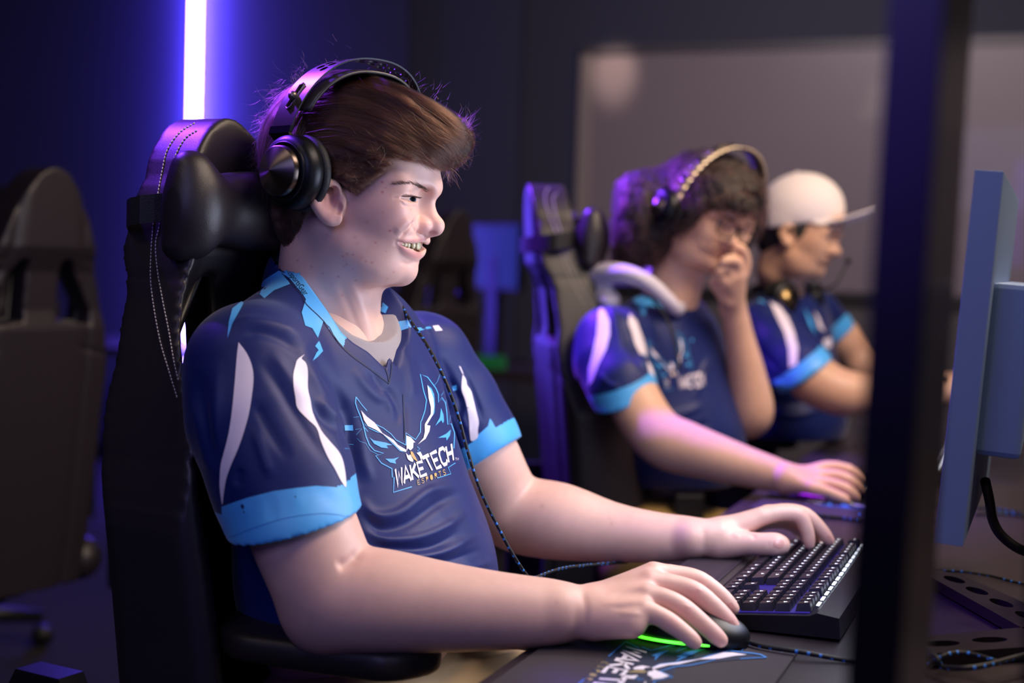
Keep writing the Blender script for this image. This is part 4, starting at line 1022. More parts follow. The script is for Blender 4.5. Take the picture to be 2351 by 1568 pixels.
def plate(outline, holes, step, fn, th):
    "a thin plate cut from an outline with holes, bent into place by fn(u,v,h)"
    pts = []; edges = []
    def ring(poly):
        b = len(pts); n = len(poly); out = []
        for i in range(n):
            a = np.array(poly[i], float); c = np.array(poly[(i + 1) % n], float); m = max(1, int(np.linalg.norm(c - a) / step))
            for k in range(m): out.append(tuple(a + (c - a) * k / m))
        pts.extend(out); edges.extend([(b + i, b + (i + 1) % len(out)) for i in range(len(out))]); return (b, len(out))
    rings = [ring(outline)] + [ring(h) for h in holes]
    O = [pts[i] for i in range(rings[0][1])]; xs = [p[0] for p in O]; ys = [p[1] for p in O]
    y = min(ys) + step / 2
    while y < max(ys):
        x = min(xs) + step / 2
        while x < max(xs):
            if inpoly((x, y), outline) and not any(inpoly((x, y), h) for h in holes): pts.append((x, y))
            x += step
        y += step
    r = delaunay_2d_cdt([Vector(p) for p in pts], edges, [], 1, 1e-7)
    P = [tuple(v) for v in r[0]]; F = []
    for f in r[2]:
        c = (sum(P[i][0] for i in f) / len(f), sum(P[i][1] for i in f) / len(f))
        if not any(inpoly(c, h) for h in holes): F.append(tuple(f))
    n = len(P); V = [fn(u, v, th / 2) for u, v in P] + [fn(u, v, -th / 2) for u, v in P]
    from collections import Counter
    ec = Counter(); od = {}
    for f in F:
        for i in range(len(f)):
            a, b = f[i], f[(i + 1) % len(f)]; ec[(min(a, b), max(a, b))] += 1; od[(min(a, b), max(a, b))] = (a, b)
    FF = [tuple(f) for f in F] + [tuple(i + n for i in f[::-1]) for f in F] + [(od[e][1], od[e][0], od[e][0] + n, od[e][1] + n) for e, c in ec.items() if c == 1]
    return V, FF
def braid(mb, pts, r, n=10, pitch=0.012, m0=0, m1=1, seg=0.003):
    "a braided cord: black with blue flecks"
    C = np.array(catmull(pts, 12)); d = np.r_[0, np.cumsum(np.linalg.norm(np.diff(C, axis=0), axis=1))]; N = max(8, int(d[-1] / seg)); s = np.linspace(0, d[-1], N + 1)
    P = [Vector([np.interp(x, d, C[:, k]) for k in range(3)]) for x in s]
    f0 = len(mb.F); mb.tube(P, r, n, m0)
    for i in range(N):
        for k in range(n):
            ph = (s[i] / pitch + k / n) % 1.0; ph2 = (s[i] / pitch - k / n) % 1.0
            if ph < 0.22 and ph2 < 0.6: mb.M[f0 + i * n + k] = m1
def cord_mats(): return [mat('cord_black', '08090f', 0.6), mat('cord_blue', '2a7fe0', 0.5)]
def build_headset1():
    C0 = W(794, 330, 1.715); a = math.radians(43); v = CF.copy(); v[2] = 0; v /= np.linalg.norm(v); r = np.array((v[1], -v[0], 0))
    f = r * math.cos(a) - v * math.sin(a); l = r * math.sin(a) + v * math.cos(a); up = ZZ * math.cos(.36) + f * math.sin(.36)
    root = empty('headset', C0, 'black over-ear headset with perforated metal headband on the nearest player', 'headset')
    black = mat('headset_black', '14161c', 0.38, metal=0.6, bump=0.05, bscale=2000); metal = mat('headband_metal', '8a7f78', 0.40, metal=0.95); soft = mat('cushion_black', '101218', 0.55, bump=0.5, bscale=900); strapm = mat('strap_leatherette', '2c2a2e', 0.42, coat=.2)
    def arch(rho, H, du=0.0, dup=0.0):
        def fn(s, w, h):
            th = s; cx = -math.cos(th); sy = math.sin(th)
            cx = math.copysign(abs(cx) ** 0.86, cx); sy = abs(sy) ** 0.90
            e = 2e-3; p = C0 + l * (rho + h) * cx + up * ((H + h) * sy + dup) + f * (w + du)
            return tuple(p)
        return fn
    # perforated outer band; u runs over the head in radians, v across it
    sc = 0.1
    hw = lambda s: 0.0185 + 0.002 * math.sin(s)
    N = 40; S = [0.02 + (PI - 0.04) * i / N for i in range(N + 1)]
    out = [(s * sc, -hw(s)) for s in S] + [(s * sc, hw(s)) for s in S[::-1]]
    holes = []
    for k in range(11):
        s = 0.86 + k * 0.135
        holes.append(circ(s * sc, -0.0085, 0.0052, 18)) if 0 < k < 10 else None
        if k < 10: holes.append(circ((s + 0.065) * sc, 0.0050, 0.0052, 18))
    fn = arch(.100, .103)
    for s0 in (0.46, PI - 0.46): holes.append([(s0 * sc + dx, dv) for dx, dv in [(-.0135, -.0022), (-.0150, 0), (-.0135, .0022), (.0135, .0022), (.0150, 0), (.0135, -.0022)]])
    V, F = plate(out, holes, 0.004, lambda u, w, h: fn(u / sc, w, h), 0.0018)
    mb = MB(); mb.add(V, F, 0, True); mb.M = [1 if len(q) == 4 else 0 for q in mb.F]; hb_ = mb.build('headband', [metal, black], root)
    es = hb_.modifiers.new('edges', 'EDGE_SPLIT'); es.split_angle = math.radians(50)
    fs = arch(.090, .086, .012, 0.0)
    out = [(s * sc, -.015) for s in S[4:-4]] + [(s * sc, .015) for s in S[4:-4][::-1]]
    V, F = plate(out, [], 0.005, lambda u, w, h: fs(u / sc, w, h + 0.003 * (1 - (w / .015) ** 2)), 0.003)
    mb = MB(); mb.add(V, F, 0, True); mb.build('inner_strap', strapm, root)
    for s0, sg in ((0.46, -1), (PI - 0.46, 1)):
        mb = MB(); loop = [(-.0150, -.0040), (-.0175, 0), (-.0150, .0040), (.0150, .0040), (.0175, 0), (.0150, -.0040), (-.0150, -.0040)]
        mb.tube([Vector(fn(s0 + dx / sc, dv, .002)) for dx, dv in loop], .0013, 8); c = Vector(fn(s0, 0, .005))
        c2_ = Vector(fn(s0 - .02, 0, .003)); ax = Vector(-l * (1 if sg < 0 else -1)) + Vector(up) * .5
        mb.lathe([(0, .006), (.0035, .0055), (.0052, .003), (.0055, 0), (.004, -.003), (.003, -.006)], c2_, ax, 18); mb.build('slider', metal, root)
    for sg in (-1, 1):
        yv = math.radians(37); lc = r * math.sin(yv) + v * math.cos(yv) if sg < 0 else l
        out_ = -lc if sg < 0 else lc
        c = W(690, 397, 1.646) if sg < 0 else C0 + l * .076 + ZZ * -.035 - f * .012
        mb = MB(); mb.lathe([(.0, .030), (.026, .029), (.036, .027), (.0415, .022), (.0435, .014), (.0430, .006), (.040, .003), (.0400, .0)], c, out_, 48); cup = mb.build('ear_cup', black, root)
        mb = MB(); mb.lathe([(.018, -.004), (.030, -.010), (.040, -.010), (.0445, -.005), (.0445, 0), (.041, .0035), (.030, .004)], c, out_, 48); mb.build('ear_cushion', soft, root)
        mb = MB(); mb.lathe([(0, .0495), (.0275, .0385), (.0292, .0370), (.0292, .0300)], c, out_, 64); mb.build('cap', mat('cap_brushed', '6b605a', 0.34, metal=1.0, aniso=.7), cup)
        mb = MB(); mb.lathe([(.0300, .0275), (.0325, .0300), (.0345, .0285), (.0350, .026)], c, out_, 48); mb.build('trim_ring', black, cup)
        # fork from band to cup
        top = Vector(fn(0.03 if sg < 0 else PI - 0.03, 0, 0)); mb = MB()
        q = Vector(c) + Vector(out_) * .012 + Vector(ZZ) * .022
        e = Vector(fn(0.10 if sg < 0 else PI - 0.10, 0, 0)); F_ = Vector(f); O_ = Vector(out_) * .0028
        ring = [(e, .0188), (top, .0185), (top * .5 + q * .5, .0165), (q, .015), (q - Vector(ZZ) * .030, .010)]
        vs = []; 
        for p_, w_ in ring: vs += [p_ - F_ * w_ + O_, p_ + F_ * w_ + O_, p_ + F_ * w_ - O_, p_ - F_ * w_ - O_]
        mb.add(vs, [(i * 4 + j, i * 4 + (j + 1) % 4, i * 4 + 4 + (j + 1) % 4, i * 4 + 4 + j) for i in range(4) for j in range(4)] + [(3, 2, 1, 0), (16, 17, 18, 19)])
        mb.build('yoke', black, root)
    mb = MB()
    c = C0 + l * .10 - ZZ * .075 - f * .01
    braid(mb, [c, W(885, 640, 1.79), W(912, 685, 1.765), W(945, 740, 1.735), W(985, 800, 1.70), W(1025, 880, 1.665), W(1052, 955, 1.66), W(1075, 1040, 1.66), W(1105, 1130, 1.66), W(1150, 1222, 1.67), W(1185, 1285, 1.68), W(1216, 1328, 1.70), W(1228, 1326, 1.72), W(1290, 1305, 1.80), W(1370, 1296, 1.90), W(1440, 1290, 1.95)], .0021, 8, .0115)
    mb.build('cable', cord_mats(), root)
    return root

# ================================================================ the room
def AB(a, b, z=0.0): return FX * a + RX * b + ZZ * z
def slab(name, a0, a1, b0, b1, z0, z1, m, parent=None, kind=None, bev=0.0):
    mb = MB(); c = AB((a0 + a1) / 2, (b0 + b1) / 2, (z0 + z1) / 2)
    mb.box(c, (a1 - a0, b1 - b0, z1 - z0), Matrix.Rotation(YAW, 3, 'Z'), 0, bev); o = mb.build(name, m, parent)
    if kind: o['kind'] = kind
    return o
WALLM = mat('wall_paint', '34364a', 0.75, var=.04, vscale=2, bump=.1, bscale=120)
slab('floor', -6.0, 3.2, -2.0, 6.4, -0.1, 0.0, mat('carpet_dark', '1f1a19', 0.95, var=.35, vscale=14, bump=1.0, bscale=500), kind='structure')
slab('wall_back', -6.0, 3.2, 6.40, 6.55, 0.0, 2.9, WALLM, kind='structure')
slab('wall_left', -6.15, -6.0, -2.0, 6.55, 0.0, 2.9, WALLM, kind='structure')
slab('ceiling', -6.15, 3.2, -2.0, 6.55, 2.9, 3.0, mat('ceiling_dark', '2a2a30', 0.9), kind='structure')
slab('baseboard_back', -6.0, 3.2, 6.385, 6.40, 0.0, 0.1, mat('base_black', '101013', 0.6), kind='structure')
# panel joints on the back wall
for a_ in (-3.05, -2.45):
    slab('trim_1' if a_ < -3 else 'trim_2', a_, a_ + .012, 6.392, 6.40, 0.1, 2.9, mat('joint_dark', '2b2a33', 0.8), kind='structure')
slab('trim_4', -2.2, 3.2, 6.375, 6.40, 0.10, 1.00, mat('wainscot', '5a565c', 0.7), kind='structure')
slab('trim_3', -2.2, 3.2, 6.36, 6.40, 1.00, 1.035, mat('rail_black', '0b0b0e', 0.5), kind='structure')
# whiteboard
wb = empty('whiteboard', AB(-0.6, 6.38, 1.6), 'large whiteboard with a pale metal frame mounted on the back wall', 'whiteboard')
slab('board_surface', -2.10, 1.6, 6.372, 6.384, 1.06, 2.13, mat('whiteboard_grey', '857a84', 0.38, coat=.2), wb)
fm = mat('board_frame', 'a79c98', 0.4, metal=.3)
slab('frame', -2.145, -2.085, 6.36, 6.388, 1.05, 2.16, fm, wb); slab('frame', -2.145, 1.6, 6.36, 6.388, 2.125, 2.165, mat('frame_top', '4a4650', .4), wb); slab('frame', -2.145, 1.6, 6.355, 6.388, 1.04, 1.065, mat('frame_low', '2a282c', .4), wb)
spot('board_glare_spot', tuple(AB(-1.98, 5.6, 2.75)), tuple(AB(-1.98, 6.37, 2.05)), 60, (1.0, .74, .55), 15, .9, .04)  # added spot imitating the reflection of a ceiling lamp in the board corner
# ---------------------------------------------------------------- light tube on the wall, tripod on the floor
def light_tube():
    v = pv(447, 140); t0 = 6.345 / (v @ RX); c = CO + v * t0; c[2] = 0
    t = empty('light_tube', c + ZZ * .25, 'tall glowing violet white light tube on the back wall, above the nearest chair', 'lamp')
    em = mat('tube_glow', '202030', 0.4, emit=(.12, .070, 1.0, 1), estr=170.0)
    mb = MB(); mb.tube([c + ZZ * 0.30, c + ZZ * 2.80], .023, 20, 0); mb.build('tube', em, t)
    mb = MB(); mb.tube([c + ZZ * 0.25, c + ZZ * 0.30], .024, 20); mb.build('end_cap', mat('tube_cap', '15151a', .4, metal=.6), t)
    mb = MB(); mb.tube([c + ZZ * 2.80, c + ZZ * 2.85], .024, 20); mb.build('end_cap', mat('tube_cap', '15151a', .4, metal=.6), t)
light_tube()
def tripod():
    c = W(420, 1000, 2.35); c[2] = 0; st = mat('stand_metal', 'b4b0ac', 0.3, metal=.9)
    t = empty('tripod_stand', c, 'silver tripod with one leg showing at the bottom left behind the nearest chair', 'tripod')
    mb = MB(); mb.tube([c + ZZ * 0.14, c + ZZ * 0.55], .012, 14); mb.build('pole', st, t)
    e0 = Wz(150, 1600, .012) - c; e0 = e0 / np.linalg.norm(e0); a0 = math.atan2(e0[1], e0[0])
    for k in range(3):
        an = k * 2 * PI / 3 + a0; e = c + np.array((math.cos(an), math.sin(an), 0)) * .46 + ZZ * .014
        mb = MB(); mb.tube([c + ZZ * .36, e], .011, 10); lg = mb.build('leg', st, t)
        mb = MB(); mb.tube([e - ZZ * .014, e + ZZ * .018], .016, 10); mb.build('foot', mat('rubber', '101012', .7), lg)
tripod()
# ---------------------------------------------------------------- desk
DZ = 0.745
DESKM = mat('desk_black_laminate', '2a2228', 0.42, var=.12, vscale=30, bump=.15, bscale=900, spec=.4)
dk = empty('gaming_desk', AB(-0.05, 2.6, 0), 'long dark desk carrying the monitors, keyboards and mice', 'desk')
slab('desktop', -0.505, 0.42, 0.35, 4.75, DZ - .030, DZ, DESKM, dk, bev=.004)
for b_ in (0.5, 2.18, 3.38, 4.6):
    for a_ in (-0.30, 0.32):
        slab('leg', a_ - .03, a_ + .03, b_ - .03, b_ + .03, 0, DZ - .03, mat('desk_leg', '101014', .4, metal=.7), dk)
slab('crossbar', 0.33, 0.36, 0.5, 4.6, .38, .46, mat('desk_leg', '101014', .4, metal=.7), dk)
# ---------------------------------------------------------------- monitors
def monitor(name, label, a0, b0, wdt, hgt, z0, tilt, edge, group, housing=True, screen=None, base=True):
    R = Matrix.Rotation(YAW, 3, 'Z') @ Matrix.Rotation(tilt, 3, 'Y')   # top leans towards +a
    o = AB(a0, b0 + wdt / 2, 0); t = empty(name, o, label, 'monitor', group)
    c = Vector(AB(a0 + .014, b0 + wdt / 2, z0 + hgt / 2)); th = .028
    mb = MB(); mb.box(c, (th, wdt, hgt), R, 0, .0006); mb.build('panel_case', [edge], t)
    mb = MB(); mb.box(c + R @ Vector((-th / 2 + .0003, 0, .004)), (.001, wdt - .014, hgt - .026), R, 0)
    mb.build('screen', mat(name + '_screen', '0a0c12', .25, emit=screen or (.45, .55, 1.0, 1), estr=1.3), t)
    if housing:
        mb = MB(); mb.box(c + R @ Vector((th / 2 + .022, 0, -.012)), (.046, wdt - .13, hgt * .48), R, 0, .006); mb.build('rear_housing', [edge], t)
    bm_ = mat('stand_black', '1a171b', .45, metal=.3)
    if base:
        mb = MB(); q = AB(a0 + .10, b0 + wdt / 2, 0)
        mb.box(Vector(q) + Vector((0, 0, DZ + .17)), (.035, .07, .32), Matrix.Rotation(YAW, 3, 'Z'), 0, .006); mb.build('neck', bm_, t)
    return t
BEZ = mat('monitor_case_slate', '7890b8', 0.5, metal=.2); BEZD = mat('monitor_case_black', '060608', 0.3, spec=.5)
m0 = monitor('monitor', 'black monitor closest to the lens, seen edge-on and cut off at the top', -0.092, 0.760, 0.215, 0.62, 0.872, math.radians(1.0), BEZD, 'row of monitors', housing=False)
m1 = monitor('monitor', 'slate grey monitor of the nearest player, standing right of the closest dark monitor', -0.098, 1.525, 0.56, 0.386, 0.872, math.radians(3.2), BEZ, 'row of monitors')
m2 = monitor('monitor', 'black monitor of the curly haired player, hidden behind the two nearer monitors', -0.05, 2.90, 0.53, 0.34, 0.88, math.radians(3), BEZD, 'row of monitors')
# holed metal feet of the stands
def stand_foot(t, A, Bp, w0, w1, label=None):
    A = np.array(A); Bp = np.array(Bp); u = Bp - A; L = np.linalg.norm(u); u /= L; n = np.array((-u[1], u[0], 0))
    out = [(0, -w0 * .3), (.012, -w0), (L, -w1), (L, w1), (.05, w0), (0, w0 * .3)]
    hs = []; x = .055
    while x < L - .05: hs.append(circ(x, 0, .022, 22, .0105)); x += .062
    V, F = plate(out, hs, .01, lambda a, b, h: tuple(A + u * a + n * b + ZZ * (h + .0105)), .013)
    mb = MB(); mb.add(V, F, 0, False); f = mb.build('stand_foot', mat('foot_metal', '2a2224', .38, metal=.6), t)
    return f
FT = DZ
stand_foot(m1, Wz(2146, 1338, FT), Wz(2440, 1490, FT), .024, .036)
stand_foot(m0, Wz(2060, 1522, FT), Wz(2420, 1492, FT), .030, .036)
# ---------------------------------------------------------------- mouse mats
MATM = [mat('mat_cloth_black', '2b232c', 0.8, bump=.4, bscale=1500, var=.1), mat('print_blue', '3b86d8', .7), mat('print_white', 'd9d4e2', .7), mat('print_gold_dull', '8f8058', .7), mat('print_navy', '141d3c', .7)]
def mouse_mat(a0, a1, b0, b1, label):
    mb = MB(); c = AB((a0 + a1) / 2, (b0 + b1) / 2, DZ + .0024)
    mb.box(c, (a1 - a0, b1 - b0, .004), Matrix.Rotation(YAW, 3, 'Z'), 0, .0012)
    # badge: place the print by three of its corners
    src = np.array([[560, 1400, 1], [135, 360, 1], [770, 900, 1]], float)
    d0 = AB(0, b0 - 1.10, 0)
    dst = np.array([Wz(1452, 1478, DZ + .005) + d0, Wz(1760, 1510, DZ + .005) + d0, Wz(1505, 1552, DZ + .005) + d0])
    A = np.linalg.solve(src, dst)
    inv = lambda P: [((x - 790) * 5.058, (y - 840) * 5.058) for x, y in P]
    def put(m, P, z):
        P = inv(P); P3 = [tuple(np.array((x, y, 1.0)) @ A + ZZ * z) for x, y in P]
        P3 = [p for p in P3]
        vs, fs = tri_poly(P, 60); V = [tuple(np.array((x, y, 1.0)) @ A + ZZ * z) for x, y in vs]
        lim = [(np.array(v) @ FX > a0 + .003) and (np.array(v) @ FX < a1 - .003) and (np.array(v) @ RX > b0 + .003) and (np.array(v) @ RX < b1 - .003) for v in V]
        mb.add(V, [f for f in fs if all(lim[i] for i in f)], m)
    put(4, c3([(135, 360), (185, 585), (250, 820), (350, 985), (430, 1130), (552, 1195), (570, 1470), (1250, 1270), (1285, 1128), (1270, 780), (1188, 540), (1090, 330), (880, 98), (935, 520), (886, 650), (825, 858), (715, 780), (600, 862), (450, 722), (200, 450)]), 0.0)
    for m, P in logo_parts():
        if m in (1, 2, 3): put(m, P, .0004 if m != 2 else .0006)
    o = mb.build('mouse_mat', MATM); return tag(o, label, 'mouse mat', 'printed mouse mats')
mouse_mat(-0.488, -0.24, 1.10, 1.50, 'dark mouse mat with eagle print under the near hand and mouse at the bottom edge')
mouse_mat(-0.470, -0.22, 2.36, 2.76, 'dark purple lit mouse mat with eagle print under the curly haired player\'s hand')
# ---------------------------------------------------------------- keyboards
def keyboard(a0, b0, label, cap_glow, full=True, rot=0.0):
    "a0: front edge of the keys, b0: end on the numpad side"
    T = empty('keyboard', AB(a0 + .06, b0 + .22, DZ), label, 'keyboard', 'gaming keyboards')
    RR = Matrix.Rotation(YAW, 3, 'Z'); U = .01905; L = 22.6 * U
    P = lambda a, b, z: AB(a0 + a, b0 + b, DZ + z)
    slope = lambda a: .014 + a * .10
    cs = mat('keyboard_case', '19161b', .42, metal=.2); mb = MB()
    prof = [(-.012, .002), (-.012, .013), (.118, .026), (.126, .030), (.150, .027), (.152, .004)]
    mb.prism([(a, z) for a, z in prof], P(0, -.012, 0), FX, ZZ, RX, L + .024, 0); mb.build('case', cs, T)
    mb = MB(); mb.prism([(-.002, .0145), (-.002, .0150), (.116, .0272), (.116, .0267)], P(0, -.002, 0), FX, ZZ, RX, L + .004, 0)
    mb.build('backlight_plate', mat('key_underglow', '0a0816', .5, emit=(.10, .05, .9, 1), estr=.28), T)
    mb = MB(); mb.prism([(-.098, .0), (-.098, .010), (-.088, .016), (-.030, .017), (-.014, .013), (-.013, .002)], P(0, -.006, 0), FX, ZZ, RX, L + .012, 0)
    wr = mb.build('wrist_rest', mat('rest_ribbed', '2b242a', .5), T)
    mb = MB()
    for i in range(26):
        a = -.086 + i * .0026; mb.box(P(a, L / 2, .0163 + i * .00004), (.0013, L, .0012), RR)
    mb.build('ribs', mat('rest_ribbed2', '352d35', .45), wr)
    mb = MB(); mb.box(P(.118, .03, .0022), (.04, .018, .004), RR); mb.build('rubber_foot', mat('foot_blue', '1d5fd8', .5), T)
    kc = mat('keycap_black', '15131a', .38); lg = mat('legend_glow', 'ffffff', .5, emit=(.80, .85, 1.0, 1), estr=cap_glow)
    cache = {}
    def key(a, b, w):
        k = round(w, 2)
        if k not in cache:
            kb = MB(); W2 = w * U - .0016; D2 = U - .0016; h = .0085; i_ = .0022
            v = [(-D2 / 2, -W2 / 2, 0), (D2 / 2, -W2 / 2, 0), (D2 / 2, W2 / 2, 0), (-D2 / 2, W2 / 2, 0), (-D2 / 2 + i_, -W2 / 2 + i_, h), (D2 / 2 - i_ * .6, -W2 / 2 + i_, h + .001), (D2 / 2 - i_ * .6, W2 / 2 - i_, h + .001), (-D2 / 2 + i_, W2 / 2 - i_, h)]
            kb.add(v, [(0, 1, 5, 4), (1, 2, 6, 5), (2, 3, 7, 6), (3, 0, 4, 7), (4, 5, 6, 7), (3, 2, 1, 0)], 0)
            s = .0016; z = h + .0009
            for (x, y, sx, sy) in ((.0028, 0, .0016, .0005), (.0012, .0006, .0004, .0011), (.0018, -.0012, .0012, .0004)):
                kb.add([(x - sx, y - sy, z), (x + sx, y - sy, z), (x + sx, y + sy, z), (x - sx, y + sy, z)], [(0, 1, 2, 3)], 1)
            me = bpy.data.meshes.new('key'); me.from_pydata(kb.V, [], kb.F); me.polygons.foreach_set('material_index', kb.M); me.materials.append(kc); me.materials.append(lg); me.update()
            cache[k] = me
        o = bpy.data.objects.new('key', cache[k]); COL.objects.link(o); o.parent = T; o.matrix_parent_inverse = worldm(T).inverted()
        o.location = tuple(P(a, b, slope(a) + .0018)); o.rotation_euler = (0, -math.atan(.10), YAW)
    rows = [  # from the front; widths from the right-hand end (numpad, nearest the lens)
        [('g', 0), (1, 2, 'n'), (.25,), ] ]
    def row(a, spec):
        b = 0.0
        for w in spec:
            if w < 0: b += -w * U
            else: key(a, b + w * U / 2, w); b += w * U
    k = U
    row(.5 * k, [1, 1, 2, -.3, 1, 1, 1, -.3, 1.25, 1.25, 1.25, 1.25, 6.25, 1.25, 1.25, 1.25] if full else [1] * 3)
    row(1.5 * k, [1, 1, 1, 1, -1.3, 1, -1.3, 2.75] + [1] * 10 + [2.25])
    row(2.5 * k, [1, 1, 1, 1, -3.6, 2.25] + [1] * 11 + [1.75])
    row(3.5 * k, [1, 1, 1, 1, -.3, 1, 1, 1, -.3, 1.5] + [1] * 12 + [1.5])
    row(4.5 * k, [1, 1, 1, 1, -.3, 1, 1, 1, -.3, 2] + [1] * 13)
    row(5.7 * k, [-.1, .9, .9, .9, .9, -.6, 1, 1, 1, -.3, 1, 1, 1, 1, -.5, 1, 1, 1, 1, -.5, 1, 1, 1, 1, -1, 1])
    # light bar along the back edge
    mb = MB()
    for i in range(14): mb.box(P(.1215, .03 + i * .029, .0310), (.0035, .018, .001), RR)
    mb.build('light_bar', mat('bar_white', 'ffffff', .4, emit=(.75, .85, 1, 1), estr=2.0), T)
    return T
keyboard(-0.358, 1.578, 'black gaming keyboard with lit legends and ribbed wrist rest under the left hand', 3.0)
keyboard(-0.330, 2.84, 'dark keyboard of the curly haired player, seen between the two nearest monitors', 1.2)
# ---------------------------------------------------------------- mice
def mouse(pos, yaw, label, strip, est):
    c = np.array(pos, float); a = YAW + yaw; f = np.array((math.cos(a), math.sin(a), 0)); l = np.array((-math.sin(a), math.cos(a), 0))
    T = empty('computer_mouse', c, label, 'mouse', 'gaming mice')
    v = Vol(c + (-.09, -.09, -.002), c + (.09, .09, .06), .0012)
    v.ell(c + f * -.012 + ZZ * .012, (.056, .033, .028), 0, axes=(f, l, ZZ)); v.ell(c + f * .022 + ZZ * .008, (.042, .031, .024), .012, axes=(f, l, ZZ)); v.plane(c + ZZ * .0008, (0, 0, -1))
    V, Q = v.mesh(2)
    link('mouse_shell', mesh_np('mouse_shell', V, Q), mat('mouse_black', '0b0c10', .4), T)
    mb = MB()
    for s0, s1 in ((-.062, .026), (.030, .056)):
        P = []
        for i in range(14):
            x = s0 + (s1 - s0) * i / 13; w = .0335 * math.sqrt(max(0, 1 - ((x + .006) / .0665) ** 2)) + .0006; P.append(c + f * x - l * w + ZZ * .0045)
        mb.tube(P, .0016, 8)
    mb.build('light_strip', mat('strip_' + strip, 'ffffff', .4, emit=strip, estr=est), T)
    mb = MB(); mb.lathe([(0, -.004), (.009, -.004), (.0105, 0), (.009, .004), (0, .004)], c + f * .040 + ZZ * .024, l, 20); mb.build('scroll_wheel', mat('wheel_rubber', '1c1c20', .7), T)
    return T
mouse(Wz(1585, 1470, DZ + .005) * (1, 1, 0) + (0, 0, DZ + .0052), 0.05, 'black mouse with a green light strip under the near hand', '50ff20', 2.2)
mouse(Wz(1912, 1140, DZ + .005) * (1, 1, 0) + (0, 0, DZ + .0052), 0.0, 'black mouse with violet lights under the curly haired player\'s hand', 'b020ff', 2.0)
# ---------------------------------------------------------------- braided cords on the desk
def cord(label, pts, r=.0024, group='braided cords on the desk', pitch=.0125):
    mb = MB(); braid(mb, pts, r, 8, pitch); o = mb.build('braided_cord', cord_mats()); return tag(o, label, 'cable', group)
zc = DZ + .0035
cz = lambda x, y, z=zc: Wz(x, y, z)
cord('braided mouse cord running right from the near mouse across the mat', [cz(1700, 1468, zc + .005), cz(1750, 1483, zc + .005), cz(1840, 1497, zc + .005), cz(1940, 1515), cz(2050, 1530)], .0028)
cord('braided cord arching behind the nearest holed monitor foot', [cz(2105, 1316), cz(2140, 1311), cz(2200, 1311), cz(2270, 1321), cz(2330, 1336), cz(2400, 1350)], .0022)
cord('braided cord coiled over the lower holed monitor foot', [cz(2085, 1445, zc + .02), cz(2112, 1480, zc + .02), cz(2150, 1510, zc + .018), cz(2162, 1530, zc + .01), cz(2210, 1534, zc + .016), cz(2260, 1528, zc + .018), cz(2310, 1515, zc + .018), cz(2400, 1490, zc + .018)], .0030)
cord('short braided cord loop lying on the lower holed foot', [cz(2120, 1535), cz(2160, 1508, zc + .016), cz(2200, 1498, zc + .018), cz(2245, 1505, zc + .018), cz(2290, 1520, zc + .018)], .0026)
cord('braided cord in front of the curly haired player\'s mouse mat', [cz(1835, 1178, zc + .002), cz(1880, 1182, zc + .002), cz(1930, 1188), cz(1990, 1195), cz(2120, 1198), cz(2200, 1195)], .0026)
cord('braided cord crossing behind the slate monitor', [cz(2110, 1155), cz(2180, 1160), cz(2260, 1165), cz(2351, 1178)], .0028)
cord('second braided cord just below the one crossing behind the slate monitor', [cz(2240, 1180), cz(2300, 1178), cz(2351, 1184), cz(2420, 1190)], .0028)
mb = MB(); mb.tube(catmull([W(2262, 1105, 1.66), W(2272, 1150, 1.69), W(2278, 1190, 1.70), W(2300, 1230, 1.70), W(2351, 1265, 1.70), W(2420, 1275, 1.72)], 8), .006, 12); tag(mb.build('monitor_cable', mat('cable_black', '08080b', .45)), 'thick black cable hanging from the back of the slate monitor', 'cable')

